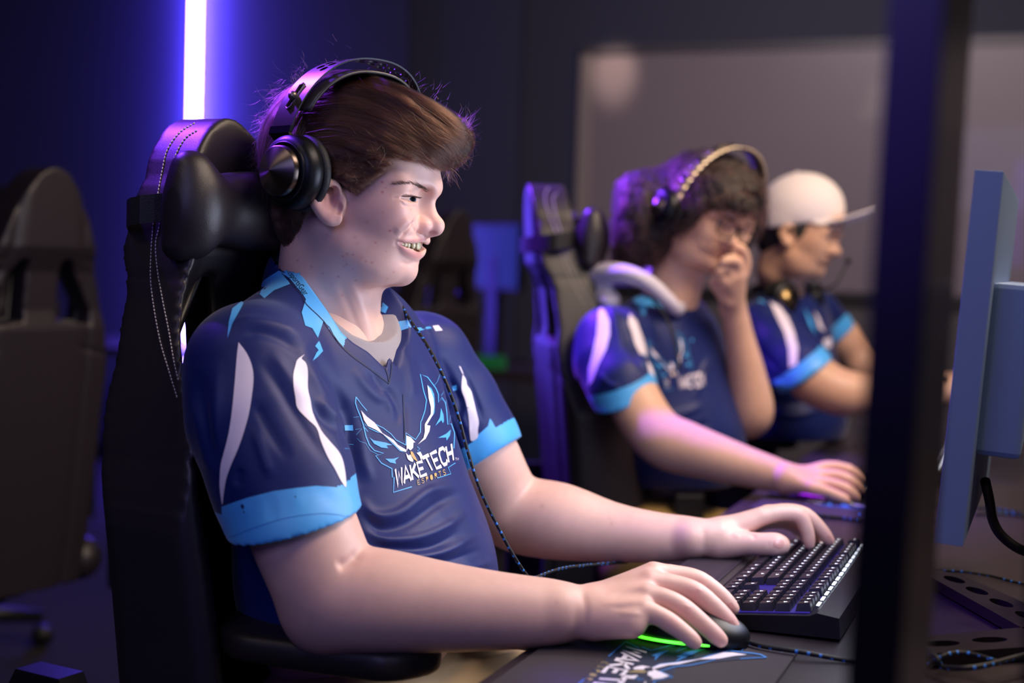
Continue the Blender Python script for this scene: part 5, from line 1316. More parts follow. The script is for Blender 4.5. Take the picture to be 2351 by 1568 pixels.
# ================================================================ gaming chair
LEATHER = mat('chair_leatherette', '262024', 0.42, bump=.22, bscale=900, var=.06, vscale=20)
PLASTIC = mat('chair_plastic', '15151a', 0.38, bump=.15, bscale=900)
def gaming_chair(pos, yaw, label, h=.006, arm_near=None, group='gaming chairs', pillow=True, res_lo=False):
    a = YAW + yaw; f = np.array((math.cos(a), math.sin(a), 0)); l = np.array((-math.sin(a), math.cos(a), 0)); o = np.array(pos, float)
    toW = lambda P: o + np.asarray(P)[..., 0:1] * f + np.asarray(P)[..., 1:2] * l + np.asarray(P)[..., 2:3] * ZZ
    pw = lambda x, y, z: o + f * x + l * y + ZZ * z
    T = empty('gaming_chair', o, label, 'chair', group)
    zs = [.40, .46, .56, .70, .84, .96, 1.04, 1.10, 1.15, 1.20, 1.25, 1.30, 1.34, 1.36]; ws = [.165, .178, .190, .196, .200, .206, .206, .192, .165, .142, .136, .122, .085, .02]; zs = [z - .042 for z in zs]
    xb = lambda z: -.235 - .115 * (z - .45)
    v = Vol((-.46, -.29, .38), (-.10, .29, 1.39), h)
    X, Y, Z = v.ax[0][:, None, None], v.ax[1][None, :, None], v.ax[2][None, None, :]
    w = np.interp(Z, zs, ws); k = np.clip((np.abs(Y) / w - .45) / .5, 0, 1); bol = np.interp(Z, [.4, .6, 1.0, 1.12, 1.2, 1.36], [.09, .10, .085, .055, .030, .012])
    ks = k * k * (3 - 2 * k) * bol; t = np.interp(Z, [.4, .98, 1.02, 1.10, 1.15, 1.36], [.040, .034, .024, .024, .046, .036]) * (1 - .25 * k) + ks * .5; xc = xb(Z) + ks * .5; r = np.minimum(.030, t * .95)
    q1 = np.abs(Y) - w + r; q2 = np.abs(X - xc) - t + r
    D = np.minimum(np.maximum(q1, q2), 0) + np.sqrt(np.maximum(q1, 0) ** 2 + np.maximum(q2, 0) ** 2) - r
    D = np.maximum(D, Z - 1.313 + (Y / .3) ** 2); D = np.maximum(D, .42 - Z)
    # seams
    gr = .0045 * np.exp(-((np.abs(Y) - w * .62) / .006) ** 2); D = D + gr
    for z0 in (1.115, 0.93): D = D + .0035 * np.exp(-((Z - z0 + .25 * (np.abs(Y) - .15)) / .005) ** 2) * (np.abs(Y) > .10)
    hole = poly_sd(np.broadcast_to(np.abs(Y), v.n).ravel().astype(float), np.broadcast_to(Z, v.n).ravel().astype(float), [(.042, 1.125), (.062, 1.125), (.132, 1.020), (.128, .990), (.042, 1.000)]).reshape(v.n)
    v.F = np.maximum(D, -hole).astype(np.float32)
    V, Q = v.mesh(1); V = toW(V); bv = bvh_of(V, Q); back = link('backrest', mesh_np('backrest', V, Q), LEATHER, T)
    for sg in (-1, 1):   # hard rims lining the two openings
        mb = MB()
        P = [pw(xb(z) + .024, y * sg, z) for y, z in [(.042, 1.125), (.062, 1.125), (.132, 1.020), (.128, .990), (.042, 1.000), (.042, 1.125)]]
        mb.tube(P, .0065, 8); mb.build('harness_rim', PLASTIC, T)
    if pillow:
        v = Vol((-.36, -.20, 1.05), (-.16, .20, 1.36), h); z0 = 1.200; x0 = xb(z0) + .066
        v.ell((x0, 0, z0), (.034, .13, .048), 0)
        for sg in (-1, 1): v.ell((x0 + .008, .112 * sg, z0), (.030, .032, .058), .03); v.cone((x0, .120 * sg, z0 + .046), (x0 - .005, .130 * sg, z0 - .044), .016, .016, .02)
        V2, Q2 = v.mesh(1); link('headrest_pillow', mesh_np('headrest_pillow', toW(V2), Q2), LEATHER, T)
        mb = MB(); n = 26; P = []
        for i in range(n + 1):
            th = 2 * PI * i / n; P.append(pw(xb(1.20) + .064 * math.cos(th) * (1 if math.cos(th) > 0 else .9), (.134 * math.sin(th)), 1.195 + .010 * math.cos(th)))
        for i in range(n):
            A, B = Vector(P[i]), Vector(P[i + 1]); z = Vector((0, 0, .016)); mb.add([A - z, B - z, B + z, A + z], [(0, 1, 2, 3)], 0, True)
        mb.build('strap', mat('strap_elastic', '17151a', .6, bump=.6, bscale=600), T)
    # seat
    v = Vol((-.28, -.30, .36), (.30, .30, .55), .008)
    v.ell((.0, 0, .43), (.26, .21, .055), 0)
    for sg in (-1, 1): v.cone((-.2, .215 * sg, .455), (.19, .215 * sg, .455), .050, .045, .03)
    v.cone((.22, -.18, .44), (.22, .18, .44), .045, .045, .03)
    V2, Q2 = v.mesh(1); link('seat', mesh_np('seat', toW(V2), Q2), LEATHER, T)
    for sg in (-1, 1):
        v = Vol((-.24, .21 * sg - .09, .66), (.16, .21 * sg + .09, .76), .005)
        v.cone((-.165, .182 * sg, .728), (.040, .182 * sg, .728), .042, .040, 0); v.cone((-.12, .210 * sg, .728), (.03, .210 * sg, .728), .036, .034, .02); v.plane((0, 0, .744), (0, -.0, 1)); v.plane((0, 0, .712), (0, 0, -1))
        V2, Q2 = v.mesh(3); VA = toW(V2)
        if sg < 0 and arm_near is not None:
            c_, a2 = arm_near; fa_ = np.array((math.cos(a2), math.sin(a2), 0)); la_ = np.array((-math.sin(a2), math.cos(a2), 0)); VA = c_ * (1, 1, 0) + (V2[:, 0:1] + .062) * fa_ + (V2[:, 1:2] + .196) * la_ + V2[:, 2:3] * ZZ
        link('armrest', mesh_np('armrest', VA, Q2), mat('armrest_pad', '26201f', .42, bump=.3, bscale=700), T)
        mb = MB(); mb.box(pw(-.06, .215 * sg, .60), (.06, .03, .21), Matrix.Rotation(a, 3, 'Z'), 0, .006); mb.box(pw(-.06, .225 * sg, .455), (.07, .06, .03), Matrix.Rotation(a, 3, 'Z'), 0, .005); mb.build('armrest_post', PLASTIC, T)
        mb = MB(); mb.prism([(-.055, -.16), (-.055, .12), (-.040, .145), (.025, .145), (.040, .12), (.040, -.16)], pw(-.30, .245 * sg - (.0 if sg > 0 else .035), .55), f, ZZ, l, .035, 0)
        mb.prism([(-.035, -.12), (-.035, .10), (.020, .10), (.020, -.12)], pw(-.30, .245 * sg - (-.035 if sg > 0 else .043), .55), f, ZZ, l, .008, 0); mb.build('side_cover', PLASTIC, T)
    mb = MB(); mb.tube([pw(0, 0, .10), pw(0, 0, .37)], .028, 16); mb.box(pw(0, 0, .375), (.22, .18, .03), Matrix.Rotation(a, 3, 'Z'), 0, .005); mb.build('gas_lift', PLASTIC, T)
    for k in range(5):
        an = a + k * 2 * PI / 5 + .3; e = o + np.array((math.cos(an), math.sin(an), 0)) * .31
        mb = MB(); mb.tube([o + ZZ * .125, e + ZZ * .085], [.032, .018], 10); lg = mb.build('base_leg', PLASTIC, T)
        mb = MB(); mb.lathe([(0, -.022), (.026, -.022), (.030, -.015), (.030, .015), (.026, .022), (0, .022)], e + ZZ * .030, np.array((-math.sin(an), math.cos(an), 0)), 18); mb.build('caster', mat('caster_black', '0c0c0e', .5), lg)
    return T, bv
def copy_tree(o, parent=None, M=None):
    c = o.copy(); COL.objects.link(c)
    if parent is not None: c.parent = parent; c.matrix_parent_inverse = o.matrix_parent_inverse.copy()
    for ch in [x for x in bpy.data.objects if x.parent == o]:
        copy_tree(ch, c)
    return c
def place_copy(src, loc, yaw, label):
    c = copy_tree(src); c.location = tuple(loc); c.rotation_euler = (0, 0, yaw); c['label'] = label; return c
YC = -0.15
CH1 = AB(-0.985, 1.50) + .335 * np.array((math.cos(YAW + YC), math.sin(YAW + YC), 0))
chair1, cb = gaming_chair(CH1, YC, 'dark leather gaming chair with white double stitching behind the nearest player', .0045, (AB(-0.735, 1.345), YAW))
# white double stitching on the near bolster
SL = [[(447, 283), (412, 305), (384, 345), (371, 400), (362, 450), (352, 520), (347, 590), (347, 650), (356, 720), (370, 790), (388, 850), (408, 915)],
      [(452, 300), (425, 318), (404, 355), (388, 410), (376, 460), (366, 520), (358, 560), (362, 620), (374, 690), (388, 760), (400, 830), (412, 880)]]
for L in SL:
    mb = MB(); C = np.array(catmull(L, 14)); d = np.r_[0, np.cumsum(np.linalg.norm(np.diff(C, axis=0), axis=1))]; s = 0
    while s < d[-1] - 6:
        P = []
        for t in (s, s + 2.6, s + 5.2):
            x, y = np.interp(t, d, C[:, 0]), np.interp(t, d, C[:, 1]); v_ = Vector(pv(x, y)).normalized(); h_ = cb.ray_cast(Vector(CO), v_)
            if h_[0] is None or h_[3] > 1.95: P = None; break
            P.append(h_[0] + (h_[1] if h_[1].dot(v_) < 0 else -h_[1]) * .0006)
        if P and (P[2] - P[0]).length < .02: mb.tube(P, .00075, 5)
        elif len(mb.F) > 60: mb.build('stitching', mat('thread_white', 'cfc9c4', .7), chair1); mb = MB()
        s += 8.2
    if mb.F: mb.build('stitching', mat('thread_white', 'cfc9c4', .7), chair1)
c2_ = YAW + .50
place_copy(chair1, AB(-1.01, 2.79) + .335 * np.array((math.cos(c2_), math.sin(c2_), 0)), 0.50 - YC, 'violet rimmed gaming chair holding the curly haired player')
place_copy(chair1, AB(-0.66, 3.60), -YC, 'gaming chair behind the player in the white cap')
def chair_by_top(px, py, d, rot, label):
    t = W(px, py, d); an = YAW + rot; p = t * (1, 1, 0) + np.array((math.cos(an), math.sin(an), 0)) * .34
    c = place_copy(chair1, p, rot - YC, label)
    for k in list(c.children):
        if k.name.split('.')[0] in ('headrest_pillow', 'strap'): bpy.data.objects.remove(k)
chair_by_top(108, 366, 2.9, math.radians(168), 'empty gaming chair in the dark at the left edge, nearer of the two there')
chair_by_top(40, 412, 3.75, math.radians(172), 'empty gaming chair at the far left, partly hidden behind the nearer empty one')
chair_by_top(1045, 460, 4.6, math.radians(165), 'black silhouetted gaming chair seen right of the nearest player\'s face')
# ---------------------------------------------------------------- second desk against the back wall
d2 = empty('back_desk', AB(-2.0, 5.4, 0), 'dark desk along the back of the room', 'desk')
slab('desktop', -4.6, -1.0, 5.0, 5.75, .70, .735, DESKM, d2)
for a_ in (-4.5, -2.8, -1.1): slab('leg', a_ - .03, a_ + .03, 5.05, 5.7, 0, .70, mat('desk_leg', '101014', .4, metal=.7), d2)
def back_monitor(px, py, d, label, glow):
    c = W(px, py, d); T = empty('back_monitor', c * (1, 1, 0) + (0, 0, .735), label, 'monitor')
    R = Matrix.Rotation(YAW + .9, 3, 'Z'); mb = MB(); mb.box(c, (.03, .42, .27), R, 0, .003); mb.build('panel_case', BEZD, T)
    mb = MB(); mb.box(Vector(c) + R @ Vector((-.0165, 0, 0)), (.001, .40, .25), R); mb.build('screen', mat('back_screen', '060810', .3, emit=glow, estr=.17), T)
    mb = MB(); z = (c[2] + .735) / 2; mb.box((c[0], c[1], z), (.04, .08, c[2] - .735), R); mb.box((c[0], c[1], .740), (.18, .24, .01), R); mb.build('stand', PLASTIC, T)
back_monitor(1140, 590, 5.9, 'dim blue lit monitor on the back desk, between the first two players', (.01, .09, .40, 1))
mb = MB(); c = W(1130, 705, 5.5); mb.box((c[0], c[1], .76), (.12, .05, .05), Matrix.Rotation(YAW, 3, 'Z'), 0, .008)
g = mb.build('green_light_box', mat('box_green_glow', '10261a', .5, emit=(.01, .20, .05, 1), estr=.25)); tag(g, 'small green glowing box on the back desk', 'speaker')  # plain box added to carry the green light at the back

# ================================================================ the two players behind
PLAINH = build_head1(True, .0022)
NOSE = HD.hp(1020, 523)
def head_at(px, py, d, yaw, pitch, sc, roll=0.0):
    "the local head placed so that its nose tip lies at a seen place; returns vertices and a local->world map"
    fr = Frame(px, py, d, yaw); B = fr.M.copy(); p = math.radians(pitch); r = math.radians(roll)
    f, l, u = B
    f2 = f * math.cos(p) - u * math.sin(p); u2 = u * math.cos(p) + f * math.sin(p)
    l2 = l * math.cos(r) + u2 * math.sin(r); u3 = u2 * math.cos(r) - l * math.sin(r)
    M = np.stack([f2, l2, u3]) * sc; o = W(px, py, d) - NOSE @ M
    return (lambda P: np.asarray(P) @ M + o), (f2, l2, u3), o
def tint(V, base, blobs):
    c = np.tile(np.array(base, float), (len(V), 1))
    for p, r, col, s in blobs:
        w = (s * np.exp(-((V - p) ** 2).sum(1) / (r * r)))[:, None]; c = c * (1 - w) + np.array(col) * w
    return c
def merge(L):
    o = 0; Vs = []; Qs = []
    for V, Q in L: Vs.append(V); Qs.append(Q + o); o += len(V)
    return np.concatenate(Vs), Qs
def arm(pts, fing, h=.003, extra=()):
    P = [W(*p[:3]) for p in pts]; v = grid_for(P + [W(*q[:3]) for f_ in fing for q in f_[0]], .075, h)
    C = catmull(P, 4); R = [float(q[0]) for q in catmull([(p[3], 0) for p in pts], 4)]; v.chain(C, R, .012)
    for a, b, ra, rb in extra: v.cone(W(*a), W(*b), ra, rb, .012)
    for q, rs in fing: finger(v, q, rs, .004)
    return v.mesh(1)
def eyes(root, mp, ax, gaze, lids=True):
    for sg in (1, -1):
        q = HD.hp(932, 456, -.0325); c = mp(np.array((q[0], q[1] * sg, q[2]))); e = MB(); R = .0122
        ang = [0, .18, .30, .50, .7, 1.0, 1.4, 1.8, 2.3, PI]; pr = [(R * math.sin(a), R * math.cos(a)) for a in ang]
        e.lathe(pr[:2], c, gaze, 20, 2); e.lathe(pr[1:4], c, gaze, 20, 1); e.lathe(pr[3:], c, gaze, 20, 0)
        e.build('eyeball', [mat('eye_white', 'c9cbd6', .12), mat('iris_brown', '2c1a12', .15), mat('pupil', '05060a', .1)], root)
def jersey_simple(fr, ells, shoulders, sleeves, cut, folds, zones, neck, bottom, lo, hi, h=.004):
    v = Vol(lo, hi, h); fx = (fr.f, fr.l, fr.u)
    for i, (p, r) in enumerate(ells): v.ell(p, r, .0 if i == 0 else .03, axes=fx)
    for a, b, ra, rb in shoulders: v.cone(a, b, ra, rb, .03)
    planes = []
    for pts, rs, pl, hol, hr in sleeves:
        s = Vol(lo, hi, h); s.chain(pts, rs, .02); a, n = pl3(*pl)
        if n @ (pts[0] - a) > 0: n = -n
        s.plane(a, n); s.chain(hol, hr, 0, 's'); planes.append((a, n, pts[-1]))
        q = np.maximum(.02 - np.abs(v.F - s.F), 0) / .02; v.F = np.minimum(v.F, s.F) - q * q * .005
    if neck: v.cone(*neck, 0.004, 's')
    if cut: neck_cut(v, fr, cut, fr.o + (-.16, -.2, -.14), fr.o + (.16, .2, .13))
    v.plane(bottom, (0, 0, -1))
    V, Q = v.mesh(2); V, Q = largest(V, Q); V = brushes(V, Q, folds)
    D = Decals(bvh_of(V, Q), V, Q)
    for m, P in zones: D.poly(P, m, 8, .0009)
    A_, F_, M_ = joined(V, Q, D); cen = V[Q].mean(1); Mi = np.array(M_)
    for a, n, e in planes:
        k = (((cen - a) @ n) > -.036) & (((cen - a) @ n) < .006) & (np.linalg.norm(cen - e, axis=1) < .10); Mi[:len(Q)][k] = 1
    return mesh_np('jersey', A_, F_, list(Mi))
def simple_legs(root, hip, fwd, lat, col):
    v = Vol(hip + (-.3, -.3, -hip[2] + .02), hip + (.75, .3, .2), .008); v.ell(hip, (.12, .17, .11), 0, axes=(fwd, lat, ZZ))
    feet = []
    for sg in (-1, 1):
        a = hip + lat * .09 * sg; kn = hip + fwd * .45 + lat * .14 * sg - ZZ * .01; ft = kn * (1, 1, 0) + fwd * .02 + ZZ * .08
        v.cone(a, kn, .088, .062, .04); v.cone(kn, ft, .060, .045, .03); feet.append(ft)
    V, Q = v.mesh(2); link('trousers', mesh_np('trousers', V, Q), col, root)
    for ft in feet:
        c = ft * (1, 1, 0); s_ = Vol(c + (-.2, -.2, 0), c + (.22, .2, .14), .007); s_.cone(c - fwd * .05 + ZZ * .045, c + fwd * .14 + ZZ * .038, .045, .040, 0); s_.cone(c + ZZ * .06, c + ZZ * .10, .042, .045, .03); s_.plane(c + ZZ * .004, (0, 0, -1))
        V, Q = s_.mesh(1); link('shoe', mesh_np('shoe', V, Q), mat('shoe_dark', '26262c', .5), root)
def c4(L): return [(x / 1.782 + 1150, y / 1.782 + 320) for x, y in L]
SKIN2 = skin_mat('skin_olive'); SKIN3 = skin_mat('skin_tan')

def player2():
    hipw = AB(-.74, 2.79, .57); root = empty('person', hipw, 'person with curly hair and glasses holding one hand to the mouth', 'person')
    mp, ax, ho = head_at(1690, 562, 2.765, 47, 12, .93, -12)
    Hl, HQ = PLAINH; H = mp(Hl); base = (.70, .43, .31)
    hp = HD.hp; nb = mp(hp(757, 560)); fr = Frame(1545, 700, 2.88, 35)
    nv = grid_for([nb, W(1530, 730, 2.9)], .12, .004); nv.cone(nb, W(1525, 735, 2.90), .053, .058, 0); N, NQ = nv.mesh(1)
    A = arm([(1428, 872, 2.71, .045), (1445, 900, 2.69, .047), (1485, 970, 2.65, .046), (1522, 1010, 2.62, .045), (1570, 1028, 2.60, .044), (1640, 1050, 2.57, .038), (1720, 1074, 2.545, .031), (1800, 1096, 2.52, .0245)],
            [([(1865, 1082, 2.535), (1905, 1072, 2.54), (1950, 1080, 2.54), (1985, 1100, 2.535)], (.0125, .0105, .010, .008)), ([(1872, 1096, 2.515), (1915, 1092, 2.515), (1955, 1105, 2.51), (1985, 1126, 2.508)], (.0125, .0105, .010, .008)),
             ([(1872, 1110, 2.495), (1910, 1112, 2.49), (1945, 1124, 2.485), (1972, 1142, 2.482)], (.012, .010, .0095, .008)), ([(1862, 1120, 2.475), (1895, 1128, 2.47), (1925, 1140, 2.465), (1945, 1148, 2.462)], (.011, .009, .0085, .007)), ([(1830, 1108, 2.55), (1880, 1120, 2.565), (1930, 1130, 2.56)], (.016, .012, .009))],
            .003, [((1805, 1096, 2.52), (1866, 1085, 2.535), .022, .014), ((1805, 1098, 2.515), (1870, 1098, 2.513), .022, .014), ((1805, 1100, 2.51), (1868, 1110, 2.495), .022, .013), ((1805, 1102, 2.505), (1860, 1119, 2.478), .021, .012)])
    B = arm([(1630, 845, 3.02, .044), (1645, 870, 3.02, .045), (1690, 930, 2.98, .044), (1716, 955, 2.94, .042), (1724, 930, 2.92, .041), (1712, 850, 2.90, .034), (1696, 770, 2.875, .026), (1684, 705, 2.85, .022)],
            [([(1706, 630, 2.80), (1712, 600, 2.79), (1704, 575, 2.775), (1690, 566, 2.765)], (.012, .010, .0095, .008)), ([(1690, 628, 2.79), (1692, 603, 2.775), (1676, 596, 2.76), (1660, 602, 2.755)], (.0125, .0105, .0095, .008)),
             ([(1676, 636, 2.79), (1668, 615, 2.775), (1655, 616, 2.765), (1650, 628, 2.765)], (.012, .010, .0095, .008)), ([(1664, 648, 2.79), (1652, 634, 2.78), (1642, 640, 2.775)], (.011, .0095, .008)), ([(1672, 690, 2.82), (1655, 668, 2.81), (1645, 655, 2.80), (1638, 648, 2.795)], (.016, .0125, .011, .009))],
            .003, [((1683, 705, 2.85), (1700, 632, 2.80), .021, .014), ((1682, 705, 2.85), (1688, 632, 2.79), .021, .014), ((1680, 705, 2.85), (1676, 640, 2.79), .021, .013), ((1680, 705, 2.85), (1666, 650, 2.79), .020, .012)])
    V, Qs = merge([(H, HQ), (N, NQ), A, B])
    lip = mp(hp(962, 572)); c = tint(V, base, [(lip, .014, (.50, .15, .13), .85), (mp(hp(1010, 520)), .016, (.66, .34, .26), .5), (mp(hp(900, 510, -.04)), .03, (.68, .36, .26), .4), (W(1690, 600, 2.79), .04, (.72, .42, .33), .4), (W(1900, 1100, 2.5), .06, (.72, .40, .32), .3)])
    link('body', mesh_np('body', V, Qs, col=c), SKIN2, root); eyes(root, mp, ax, ax[0] * .9 - ax[2] * .35)
    # brows
    mb = MB()
    for sg in (1, -1):
        P = [mp(np.array((q[0], q[1] * sg, q[2]))) + ax[0] * .002 for q in (hp(984, 438, -.012), hp(965, 428, -.024), hp(938, 424, -.038), hp(918, 428, -.048))]
        mb.tube(catmull(P, 4), [.0022, .0026, .0028, .003, .003, .003, .0028, .0026, .0024, .0022, .002, .0016, .001], 6)
    mb.build('eyebrow', mat('brow_black', '1a1210', .7), root)
    # curly hair
    rr = random.Random(5); inv = None
    skull = [np.array(p) for p in ((0, 0, .03),)]
    cen = mp(hp(800, 345)); hc = []
    hv = Vol(cen - (.19, .19, .20), cen + (.19, .19, .17), .0045)
    fx = ax
    hv.ell(mp(hp(790, 345)), (.108, .094, .082), 0, axes=fx); hv.ell(mp(hp(735, 430)), (.092, .098, .090), .03, axes=fx); hv.ell(mp(hp(700, 520)), (.060, .085, .060), .03, axes=fx); hv.ell(mp(hp(872, 318)), (.060, .075, .042), .03, axes=fx); hv.ell(W(1478, 500, 2.87), (.078, .085, .095), .04); hv.ell(W(1440, 560, 2.90), (.045, .05, .05), .03)
    for sg in (-1, 1):
        q = hp(800, 400, -.082); hv.ell(mp(np.array((q[0], q[1] * sg, q[2]))), (.050, .024, .062), .02, axes=fx)
    for a_, b_, r_ in ((hp(920, 320), hp(1004, 345), .024), (hp(920, 330, -.04), hp(975, 350, -.035), .020), (hp(920, 330, .03), hp(985, 350, .035), .020)): hv.cone(mp(a_), mp(b_), .04, r_, .02)
    hv.ell(mp(hp(985, 488)), (.080, .064, .090), .01, 's', axes=fx)
    for a_, b_ in (((1000, 345, -.035), (1000, 392, -.042)), ((1008, 345, -.015), (1020, 398, -.016)), ((1010, 345, .006), (1026, 385, .004)), ((1005, 345, .028), (1012, 395, .032)), ((960, 350, -.052), (955, 400, -.062)), ((930, 360, -.062), (920, 415, -.070))): hv.chain([mp(hp(*a_)), mp(hp((a_[0] + b_[0]) / 2 + 6, (a_[1] + b_[1]) / 2, (a_[2] + b_[2]) / 2)), mp(hp(*b_))], (.012, .009, .005), .006)
    HV, HQ2 = hv.mesh(1); HV, HQ2 = largest(HV, HQ2)
    Nn = vnorm(HV, HQ2); ph = HV * 1.0
    w_ = np.sin(ph[:, 0] * 310 + np.sin(ph[:, 2] * 190) * 2) * np.sin(ph[:, 1] * 290 + 1) * np.sin(ph[:, 2] * 330 + np.sin(ph[:, 0] * 150) * 2); HV = HV + Nn * (w_ * .006)[:, None]
    hm = link('hair', mesh_np('hair', HV, HQ2), mat('hair_curly_mass', '150b0a', .6, bump=.8, bscale=220, var=.3, vscale=60), root)
    L = []; idx = [rr.randrange(len(HV)) for _ in range(2600)]
    for i in idx:
        p = HV[i]; n = Nn[i]; t1 = np.cross(n, (rr.gauss(0, 1), rr.gauss(0, 1), rr.gauss(0, 1))); t1 /= np.linalg.norm(t1) + 1e-9; t2 = np.cross(n, t1); r = rr.uniform(.004, .008); ph0 = rr.random() * 6.3; P = []
        for k in range(14):
            a = ph0 + k * .75; P.append(p + n * (.001 + .0008 * k) + (t1 * math.cos(a) + t2 * math.sin(a)) * r + np.array((0, 0, -.0009 * k)))
        L.append(np.array(P))
    strands('hair_strands', L, .00045, hair_mat('hair_dark_curl', (.05, .017, .014, 1)), hm)
    # hoodie under the jersey
    hd = Vol(fr.o + (-.2, -.2, -.15), fr.o + (.2, .22, .14), .004); t = fr.w
    ring = [W(1345, 655, 2.93), W(1375, 632, 2.86), W(1430, 628, 2.80), W(1490, 650, 2.78), W(1535, 690, 2.79), W(1556, 712, 2.82), W(1562, 690, 2.88), W(1550, 660, 2.95)]
    back = [W(1345, 655, 2.93), W(1370, 640, 3.02), W(1430, 632, 3.08), W(1500, 640, 3.06), W(1550, 660, 2.95)]
    for R_, rs_ in ((ring, (.020, .021, .017, .013, .011, .010, .011, .014)), (back, (.020, .022, .022, .018, .014))):
        C = catmull(R_, 4); hd.chain(C, [float(np.interp(i / (len(C) - 1), np.linspace(0, 1, len(rs_)), rs_)) for i in range(len(C))], .01)
    hd.cone(W(1350, 668, 2.92), W(1400, 690, 2.83), .028, .022, .02); hd.cone(W(1345, 672, 2.95), W(1360, 740, 2.95), .03, .02, .02)
    V2, Q2 = hd.mesh(1); V2 = brushes(V2, Q2, [([(1335, 665), (1380, 640), (1440, 640), (1500, 670)], 4, -.004), ([(1350, 690), (1420, 670), (1490, 690)], 5, -.004)])
    link('hoodie', mesh_np('hoodie', V2, Q2), mat('hoodie_grey', 'd5cede', .85, bump=.5, bscale=900, var=.08), root)
    mb = MB(); mb.tube(catmull([W(1500, 690, 2.80), W(1535, 740, 2.76), W(1552, 800, 2.745), W(1560, 850, 2.74)], 5), .003, 8); mb.build('drawstring', mat('string_dark', '14141a', .7), root)
    S = lambda x, y: (x, y)
    zones = [(2, c4([(400, 668), (425, 700), (445, 745), (445, 800), (430, 860), (400, 920), (375, 990), (358, 1010), (360, 940), (375, 880), (392, 800), (398, 720)])), (2, c4([(525, 712), (555, 745), (575, 800), (592, 850), (596, 890), (570, 880), (548, 840), (535, 790), (520, 750)])), (2, c4([(596, 905), (615, 930), (628, 975), (605, 950)])),
             (1, c4([(540, 625), (570, 640), (640, 665), (660, 690), (600, 680), (585, 725), (560, 680), (540, 660)]))]
    fk = lambda P: [((x - 790) / 380 * 168 + 1476, (y - 840) / 310 * 160 + 742 + (x - 790) * .05) for x, y in P]
    for m, P in logo_parts()[:32]: zones.append((m, fk(P)))
    for P in quad_text('WAKE', [(1560, 892), (1588, 888), (1586, 862), (1558, 866)], .28, .2) + quad_text('TECH', [(1591, 888), (1617, 884), (1615, 856), (1589, 862)], .28, .2): zones.append((2, P))
    me = jersey_simple(fr, [(W(1530, 830, 2.92), (.100, .155, .150)), (W(1545, 920, 2.92), (.105, .150, .14)), (W(1570, 1020, 2.91), (.115, .150, .15))],
        [(W(1500, 745, 2.92), W(1398, 775, 2.76), .052, .056), (W(1510, 745, 2.92), W(1585, 780, 3.02), .052, .054), (W(1450, 820, 2.86), W(1400, 830, 2.78), .08, .07)],
        [([W(1392, 775, 2.77), W(1400, 830, 2.74), W(1425, 880, 2.70), W(1450, 950, 2.68)], (.056, .064, .062, .062), (W(1352, 950, 2.70), W(1522, 905, 2.62), W(1440, 880, 2.82)), [W(1425, 880, 2.70), W(1450, 950, 2.68)], (.050, .058)),
         ([W(1590, 790, 3.02), W(1625, 850, 3.03), W(1650, 890, 3.03)], (.054, .052, .050), (W(1640, 895, 3.03), W(1662, 850, 3.03), W(1650, 870, 3.12)), [W(1640, 870, 3.03), W(1655, 895, 3.03)], (.042, .048))],
        None, [(c4([(480, 720), (520, 840), (600, 960)]), 8, -.006), (c4([(440, 650), (470, 740), (500, 860)]), 9, .005), (c4([(600, 1080), (700, 1130), (830, 1090)]), 8, .006), (c4([(640, 1150), (740, 1190), (860, 1160)]), 8, -.007), (c4([(620, 760), (660, 880), (660, 1000)]), 8, -.005), (c4([(400, 950), (440, 1000), (490, 1010)]), 6, .003), (c4([(860, 880), (820, 960), (800, 1060)]), 7, .005)],
        zones, None, W(1550, 1110, 2.9), fr.o + (-.34, -.36, -.46), fr.o + (.30, .36, .08), .003)
    link('jersey', me, JM, root)
    simple_legs(root, hipw, FX, RX, mat('khaki_olive', '8f7440', .85, bump=.3, bscale=700))
    # glasses
    g = empty('eyeglasses', mp(hp(985, 460)), 'thin dark framed eyeglasses on the curly haired player', 'glasses')
    mb = MB(); gl = MB()
    for sg in (1, -1):
        q = hp(984, 466, -.031); c_ = mp(np.array((q[0] + .004, q[1] * sg, q[2]))); P = [c_ + ax[1] * (.0265 * math.copysign(abs(math.cos(t)) ** .7, math.cos(t))) + ax[2] * (.0185 * math.copysign(abs(math.sin(t)) ** .7, math.sin(t))) for t in np.linspace(0, 2 * PI, 33)]
        mb.tube(P, .0016, 8, caps=False); b0 = len(gl.V); gl.add([tuple(x) for x in P[:-1]], [tuple(range(32))], 0)
        q2 = hp(800, 455, -.083); e = mp(np.array((q2[0], q2[1] * sg, q2[2]))); mb.tube([c_ + ax[1] * (.0265 * (-1 if sg > 0 else 1)) * -1 * (1 if sg > 0 else 1) if False else c_ + ax[1] * (.0265 * sg), c_ + ax[1] * (.032 * sg) - ax[0] * .012, e], .0015, 8)
    c0 = mp(hp(988, 462) + (.004, 0, 0)); mb.tube([c0 - ax[1] * .006, c0 + ax[2] * .002, c0 + ax[1] * .006], .0014, 8)
    mb.build('frame', mat('glasses_dark', '15161e', .3, metal=.6), g)
    gm = bpy.data.materials.new('lens_glass'); gm.use_nodes = True; nt = gm.node_tree; out = nt.nodes['Material Output']
    tr_ = nt.nodes.new('ShaderNodeBsdfTransparent'); gy = nt.nodes.new('ShaderNodeBsdfGlossy'); gy.inputs['Roughness'].default_value = .05; mx = nt.nodes.new('ShaderNodeMixShader'); fz = nt.nodes.new('ShaderNodeFresnel'); fz.inputs[0].default_value = 1.12
    nt.links.new(fz.outputs[0], mx.inputs[0]); nt.links.new(tr_.outputs[0], mx.inputs[1]); nt.links.new(gy.outputs[0], mx.inputs[2]); nt.links.new(mx.outputs[0], out.inputs[0]); gl.build('lens', gm, g)
    return root, mp, ax
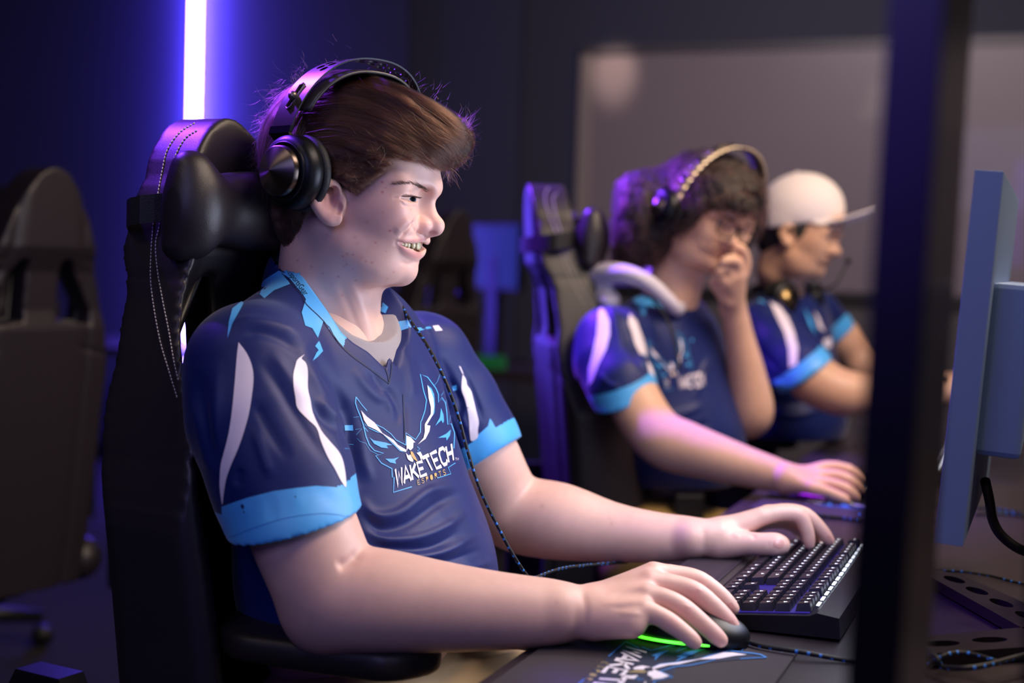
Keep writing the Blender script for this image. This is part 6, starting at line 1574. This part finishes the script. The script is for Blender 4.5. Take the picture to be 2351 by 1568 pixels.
def headset_simple(mp, ax, label, shift=0.0, mic=False, neck=None):
    hp = HD.hp; black = mat('headset_black', '14161c', .38, metal=.6)
    if neck is None:
        root = empty('headset', mp(hp(800, 440)), label, 'headset'); l = ax[1]; c0 = mp(hp(795, 470)); up = ax[2]; f = ax[0]
        P = [c0 + l * (-.106 * math.cos(t)) + up * (.160 * math.sin(t) ** .8) + f * (.012 + .03 * math.sin(t)) for t in np.linspace(.05, PI - .05, 30)]
        mb = MB()
        for i in range(len(P) - 1):
            A, B = P[i], P[i + 1]; w = f * .021; n = (P[i] - c0); n = n / np.linalg.norm(n) * .003
            mb.add([A - w, B - w, B + w, A + w, A - w + n, B - w + n, B + w + n, A + w + n], [(0, 1, 2, 3), (7, 6, 5, 4), (0, 4, 5, 1), (3, 2, 6, 7), (0, 3, 7, 4), (1, 5, 6, 2)], 0, True)
        mb.build('headband', mat('headband_pale_metal', 'b9a994', .3, metal=.8), root)
        mb = MB()
        for i in range(1, len(P) - 2):
            if i % 3 == 0 and i < 18: mb.lathe([(0, .0042), (.0085, .0042)], P[i], (P[i] - c0) / np.linalg.norm(P[i] - c0), 12)
        mb.build('headband_dots', mat('dots_dark', '0c0c12', .5), root)
        cups = [(c0 + l * s * .100, l * s) for s in (-1, 1)]; k = 1.0
    else:
        root = empty('headset', neck[0], label, 'headset'); c0, l, f, up = neck
        P = [c0 + l * (-.085 * math.cos(t)) - f * (.085 * math.sin(t)) for t in np.linspace(0, PI, 26)]
        mb = MB(); mb.tube(P, .009, 10); mb.build('headband', black, root)
        cups = [(c0 + l * s * .085 + f * .015 - up * .02, (f * .75 + l * s * .5)) for s in (-1, 1)]; k = .95
    for c, o_ in cups:
        o_ = o_ / np.linalg.norm(o_)
        mb = MB(); mb.lathe([(0, .028), (.024, .027), (.036, .022), (.041, .012), (.040, 0)], c, o_, 32); cup = mb.build('ear_cup', black, root)
        mb = MB(); mb.lathe([(.018, -.012), (.034, -.014), (.043, -.008), (.043, 0), (.036, .003)], c, o_, 32); mb.build('ear_cushion', mat('cushion_black', '101218', .55), root)
        mb = MB(); mb.lathe([(0, .034), (.021, .0285), (.022, .026)], c, o_, 24); mb.build('cap', mat('cap_bronze', '8c7752', .3, metal=1.0) if neck else mat('cap_brushed', '2c2a2c', .28, metal=1.0), cup)
    if mic:
        c = cups[0][0]; mb = MB(); mb.tube(catmull([c, W(1905, 660, 3.12), W(1930, 632, 3.12), W(1947, 602, 3.14)], 6), .0022, 8); mb.tube([W(1945, 604, 3.14), W(1950, 594, 3.14)], .006, 10); mb.build('microphone_boom', black, root)
    return root
def player3():
    hipw = AB(-.72, 3.60, .56); root = empty('person', hipw, 'person in a white cap and navy eagle jersey, farthest of the three', 'person')
    mp, ax, ho = head_at(1931, 582, 3.27, 12, 8, .94)
    Hl, HQ = PLAINH; H = mp(Hl); base = (.60, .35, .23); hp = HD.hp; nb = mp(hp(757, 560)); fr = Frame(1795, 700, 3.38, 24)
    nv = grid_for([nb, W(1790, 720, 3.38)], .12, .004); nv.cone(nb, W(1788, 730, 3.38), .050, .060, 0); N, NQ = nv.mesh(1)
    A = arm([(1835, 835, 3.14, .044), (1850, 850, 3.13, .047), (1870, 872, 3.12, .050), (1925, 900, 3.10, .047), (1985, 905, 3.10, .040), (2060, 905, 3.12, .034), (2120, 903, 3.14, .028), (2180, 900, 3.16, .0235)],
            [([(2225, 905, 3.17), (2260, 912, 3.175), (2285, 925, 3.18)], (.012, .010, .008)), ([(2222, 912, 3.15), (2255, 920, 3.15), (2280, 932, 3.15)], (.012, .010, .008)), ([(2215, 918, 3.13), (2245, 928, 3.13), (2265, 938, 3.13)], (.011, .0095, .0075)), ([(2205, 922, 3.11), (2230, 934, 3.11), (2248, 942, 3.11)], (.010, .0085, .007)), ([(2195, 912, 3.19), (2225, 925, 3.20), (2250, 934, 3.20)], (.013, .011, .009))],
            .0035, [((2180, 900, 3.16), (2226, 906, 3.17), .021, .013), ((2180, 900, 3.15), (2222, 912, 3.15), .021, .013), ((2180, 901, 3.14), (2214, 918, 3.13), .021, .012)])
    B = arm([(1920, 762, 3.56, .040), (1935, 778, 3.565, .043), (1965, 815, 3.58, .043), (2000, 850, 3.56, .042), (2060, 870, 3.52, .036), (2130, 880, 3.48, .030), (2200, 885, 3.45, .024)], [([(2250, 890, 3.44), (2285, 900, 3.44), (2310, 912, 3.44)], (.014, .011, .009)), ([(2250, 894, 3.46), (2285, 905, 3.46), (2308, 916, 3.46)], (.013, .010, .008)), ([(2248, 890, 3.48), (2282, 900, 3.48), (2305, 912, 3.48)], (.012, .010, .008)), ([(2245, 888, 3.50), (2275, 898, 3.50), (2296, 908, 3.50)], (.011, .009, .007)), ([(2230, 890, 3.42), (2262, 902, 3.41), (2285, 912, 3.41)], (.013, .011, .009))], .0035, [((2200, 885, 3.45), (2250, 891, 3.46), .021, .015)])
    V, Qs = merge([(H, HQ), (N, NQ), A, B]); c = tint(V, base, [(mp(hp(962, 572)), .014, (.42, .16, .13), .7), (mp(hp(1010, 520)), .016, (.56, .30, .22), .5)])
    link('body', mesh_np('body', V, Qs, col=c), SKIN3, root); eyes(root, mp, ax, ax[0])
    mb = MB()
    for sg in (1, -1):
        P = [mp(np.array((q[0], q[1] * sg, q[2]))) + ax[0] * .002 for q in (hp(984, 440, -.012), hp(965, 430, -.024), hp(938, 426, -.038), hp(918, 430, -.048))]; mb.tube(catmull(P, 4), [.0022, .0026, .003, .0032, .0032, .003, .0028, .0026, .0024, .0022, .002, .0016, .001], 6)
    mb.build('eyebrow', mat('brow_black', '1a1210', .7), root)
    hv = Vol(ho + (-.2, -.2, -.2), ho + (.2, .2, .2), .004)
    hv.ell(mp(hp(770, 400)), (.088, .080, .082), 0, axes=ax); hv.ell(mp(hp(700, 500)), (.036, .058, .045), .02, axes=ax)
    for sg in (-1, 1):
        q = hp(795, 425, -.068); hv.ell(mp(np.array((q[0], q[1] * sg, q[2]))), (.022, .012, .030), .01, axes=ax)
    V2, Q2 = hv.mesh(1); link('hair', mesh_np('hair', V2, Q2), mat('hair_black', '0d0a0c', .6, bump=.8, bscale=300, stretch=(1, 1, 3)), root)
    # trimmed beard shade is part of the skin; jersey
    zones = [(2, c4([(1100, 665), (1140, 685), (1175, 730), (1200, 790), (1215, 850), (1212, 920), (1180, 935), (1178, 860), (1160, 790), (1130, 730)])), (1, c4([(1010, 560), (1045, 545), (1085, 575), (1060, 600), (1030, 590)])), (1, c4([(1010, 605), (1040, 620), (1085, 675), (1050, 660)])), (2, c4([(1280, 700), (1305, 740), (1325, 790), (1300, 770)])), (1, c4([(1240, 690), (1270, 740), (1290, 800), (1262, 760)])), (2, c4([(1318, 820), (1350, 810), (1350, 850), (1322, 860)]))]
    me = jersey_simple(fr, [(W(1800, 795, 3.40), (.105, .160, .150)), (W(1815, 880, 3.40), (.105, .155, .14)), (W(1830, 960, 3.40), (.115, .155, .13))],
        [(W(1780, 720, 3.38), W(1755, 750, 3.24), .054, .058), (W(1800, 720, 3.38), W(1875, 720, 3.52), .054, .052), (W(1790, 790, 3.34), W(1775, 810, 3.26), .08, .07)],
        [([W(1755, 750, 3.24), W(1790, 800, 3.19), W(1830, 840, 3.15), W(1860, 866, 3.12)], (.060, .066, .066, .064), (W(1815, 890, 3.14), W(1915, 820, 3.10), W(1850, 850, 3.26)), [W(1830, 840, 3.15), W(1865, 870, 3.12)], (.044, .054)),
         ([W(1878, 720, 3.52), W(1905, 750, 3.55), W(1930, 780, 3.56)], (.052, .050, .048), (W(1905, 800, 3.56), W(1955, 755, 3.56), W(1930, 775, 3.65)), [W(1920, 765, 3.56), W(1935, 785, 3.56)], (.042, .046))],
        None, [(c4([(1000, 760), (1060, 860), (1150, 960)]), 7, -.006), (c4([(1020, 900), (1100, 980), (1180, 1020)]), 8, .006), (c4([(1080, 1060), (1200, 1080), (1330, 1050)]), 7, -.006), (c4([(1090, 1110), (1200, 1130), (1330, 1100)]), 7, .006)], zones, None, W(1830, 1000, 3.4), fr.o + (-.32, -.40, -.36), fr.o + (.30, .36, .06))
    link('jersey', me, JM, root)
    simple_legs(root, hipw, FX, RX, mat('trousers_dark', '20232e', .85))
    # watch band
    wt = MB(); c_ = W(2150, 902, 3.15); d_ = W(2180, 900, 3.16) - W(2120, 903, 3.14); wt.lathe([(.0275, -.011), (.0295, -.011), (.0295, .011), (.0275, .011)], c_, d_, 24); wt.box(c_ + ZZ * .032, (.034, .03, .010), Matrix.Rotation(YAW, 3, 'Z'), 0, .003)
    tag(wt.build('wristwatch', mat('watch_black', '08080a', .35)), 'black watch on the wrist of the player in the white cap', 'watch')
    # white cap
    cp = empty('baseball_cap', mp(hp(810, 330)), 'white baseball cap with curved brim on the farthest player', 'cap')
    v = Vol(ho + (-.22, -.22, -.2), ho + (.24, .22, .22), .003)
    ct = math.radians(17); cf_ = ax[0] * math.cos(ct) + ax[2] * math.sin(ct); cu_ = ax[2] * math.cos(ct) - ax[0] * math.sin(ct); ca_ = (cf_, ax[1], cu_)
    c0 = mp(hp(808, 350)); v.ell(c0, (.101, .086, .088), 0, axes=ca_); v.ell(c0 - cf_ * .035 - cu_ * .03, (.064, .076, .060), .02, axes=ca_)
    v.plane(c0 - cu_ * .036, -cu_); v.ell(c0 - cu_ * .004, (.096, .081, .083), 0, 's', axes=ca_)
    V2, Q2 = v.mesh(2)
    link('crown', mesh_np('crown', V2, Q2), mat('cap_white_cotton', 'e6dcde', .85, bump=.4, bscale=1200), cp)
    rows = []; mb = MB()
    for i in range(9):
        for j in range(15):
            t = (j / 14 - .5) * 2.3; x = .062 + .045 * math.cos(t) ; r0 = (.093 * math.cos(t) + .0, .080 * math.sin(t)); ext = .082 * max(0, math.cos(t)) ** .6
            u = i / 8; X_ = r0[0] + ext * u; Y_ = r0[1] * (1 - .12 * u); Z_ = -.020 - 4.5 * Y_ * Y_ * u - .006 * u + .020 * u * u
            rows.append((X_, Y_, Z_))
    top = [c0 + cf_ * p[0] + ax[1] * p[1] + cu_ * (p[2] - .012) for p in rows]; bot = [p - cu_ * .0035 for p in top]; n = len(top)
    F = []
    for i in range(8):
        for j in range(14):
            a = i * 15 + j; F.append((a, a + 1, a + 16, a + 15)); F.append((n + a, n + a + 15, n + a + 16, n + a + 1))
    for j in range(14): a = 8 * 15 + j; F.append((a, a + 1, n + a + 1, n + a))
    mb.add(top + bot, F, 0, True); mb.build('brim', mat('cap_white_cotton', 'dcd2d6', .85), cp)
    mb = MB(); mb.lathe([(.006, 0), (.004, .003), (0, .004)], c0 + cu_ * .088, cu_, 12); mb.build('button', mat('cap_white_cotton', 'dcd2d6', .85), cp)
    headset_simple(mp, ax, 'black headset with bronze ear plates hanging round the neck under the white cap', mic=True, neck=(W(1815, 665, 3.34), fr.l, fr.f, ZZ))
    return root

root1, H_, HQ_ = dress_player1(); build_hair1(root1); build_headset1()
root2, mp2, ax2 = player2(); headset_simple(mp2, ax2, 'headset with pale perforated headband over the curly hair of the second player')
player3()
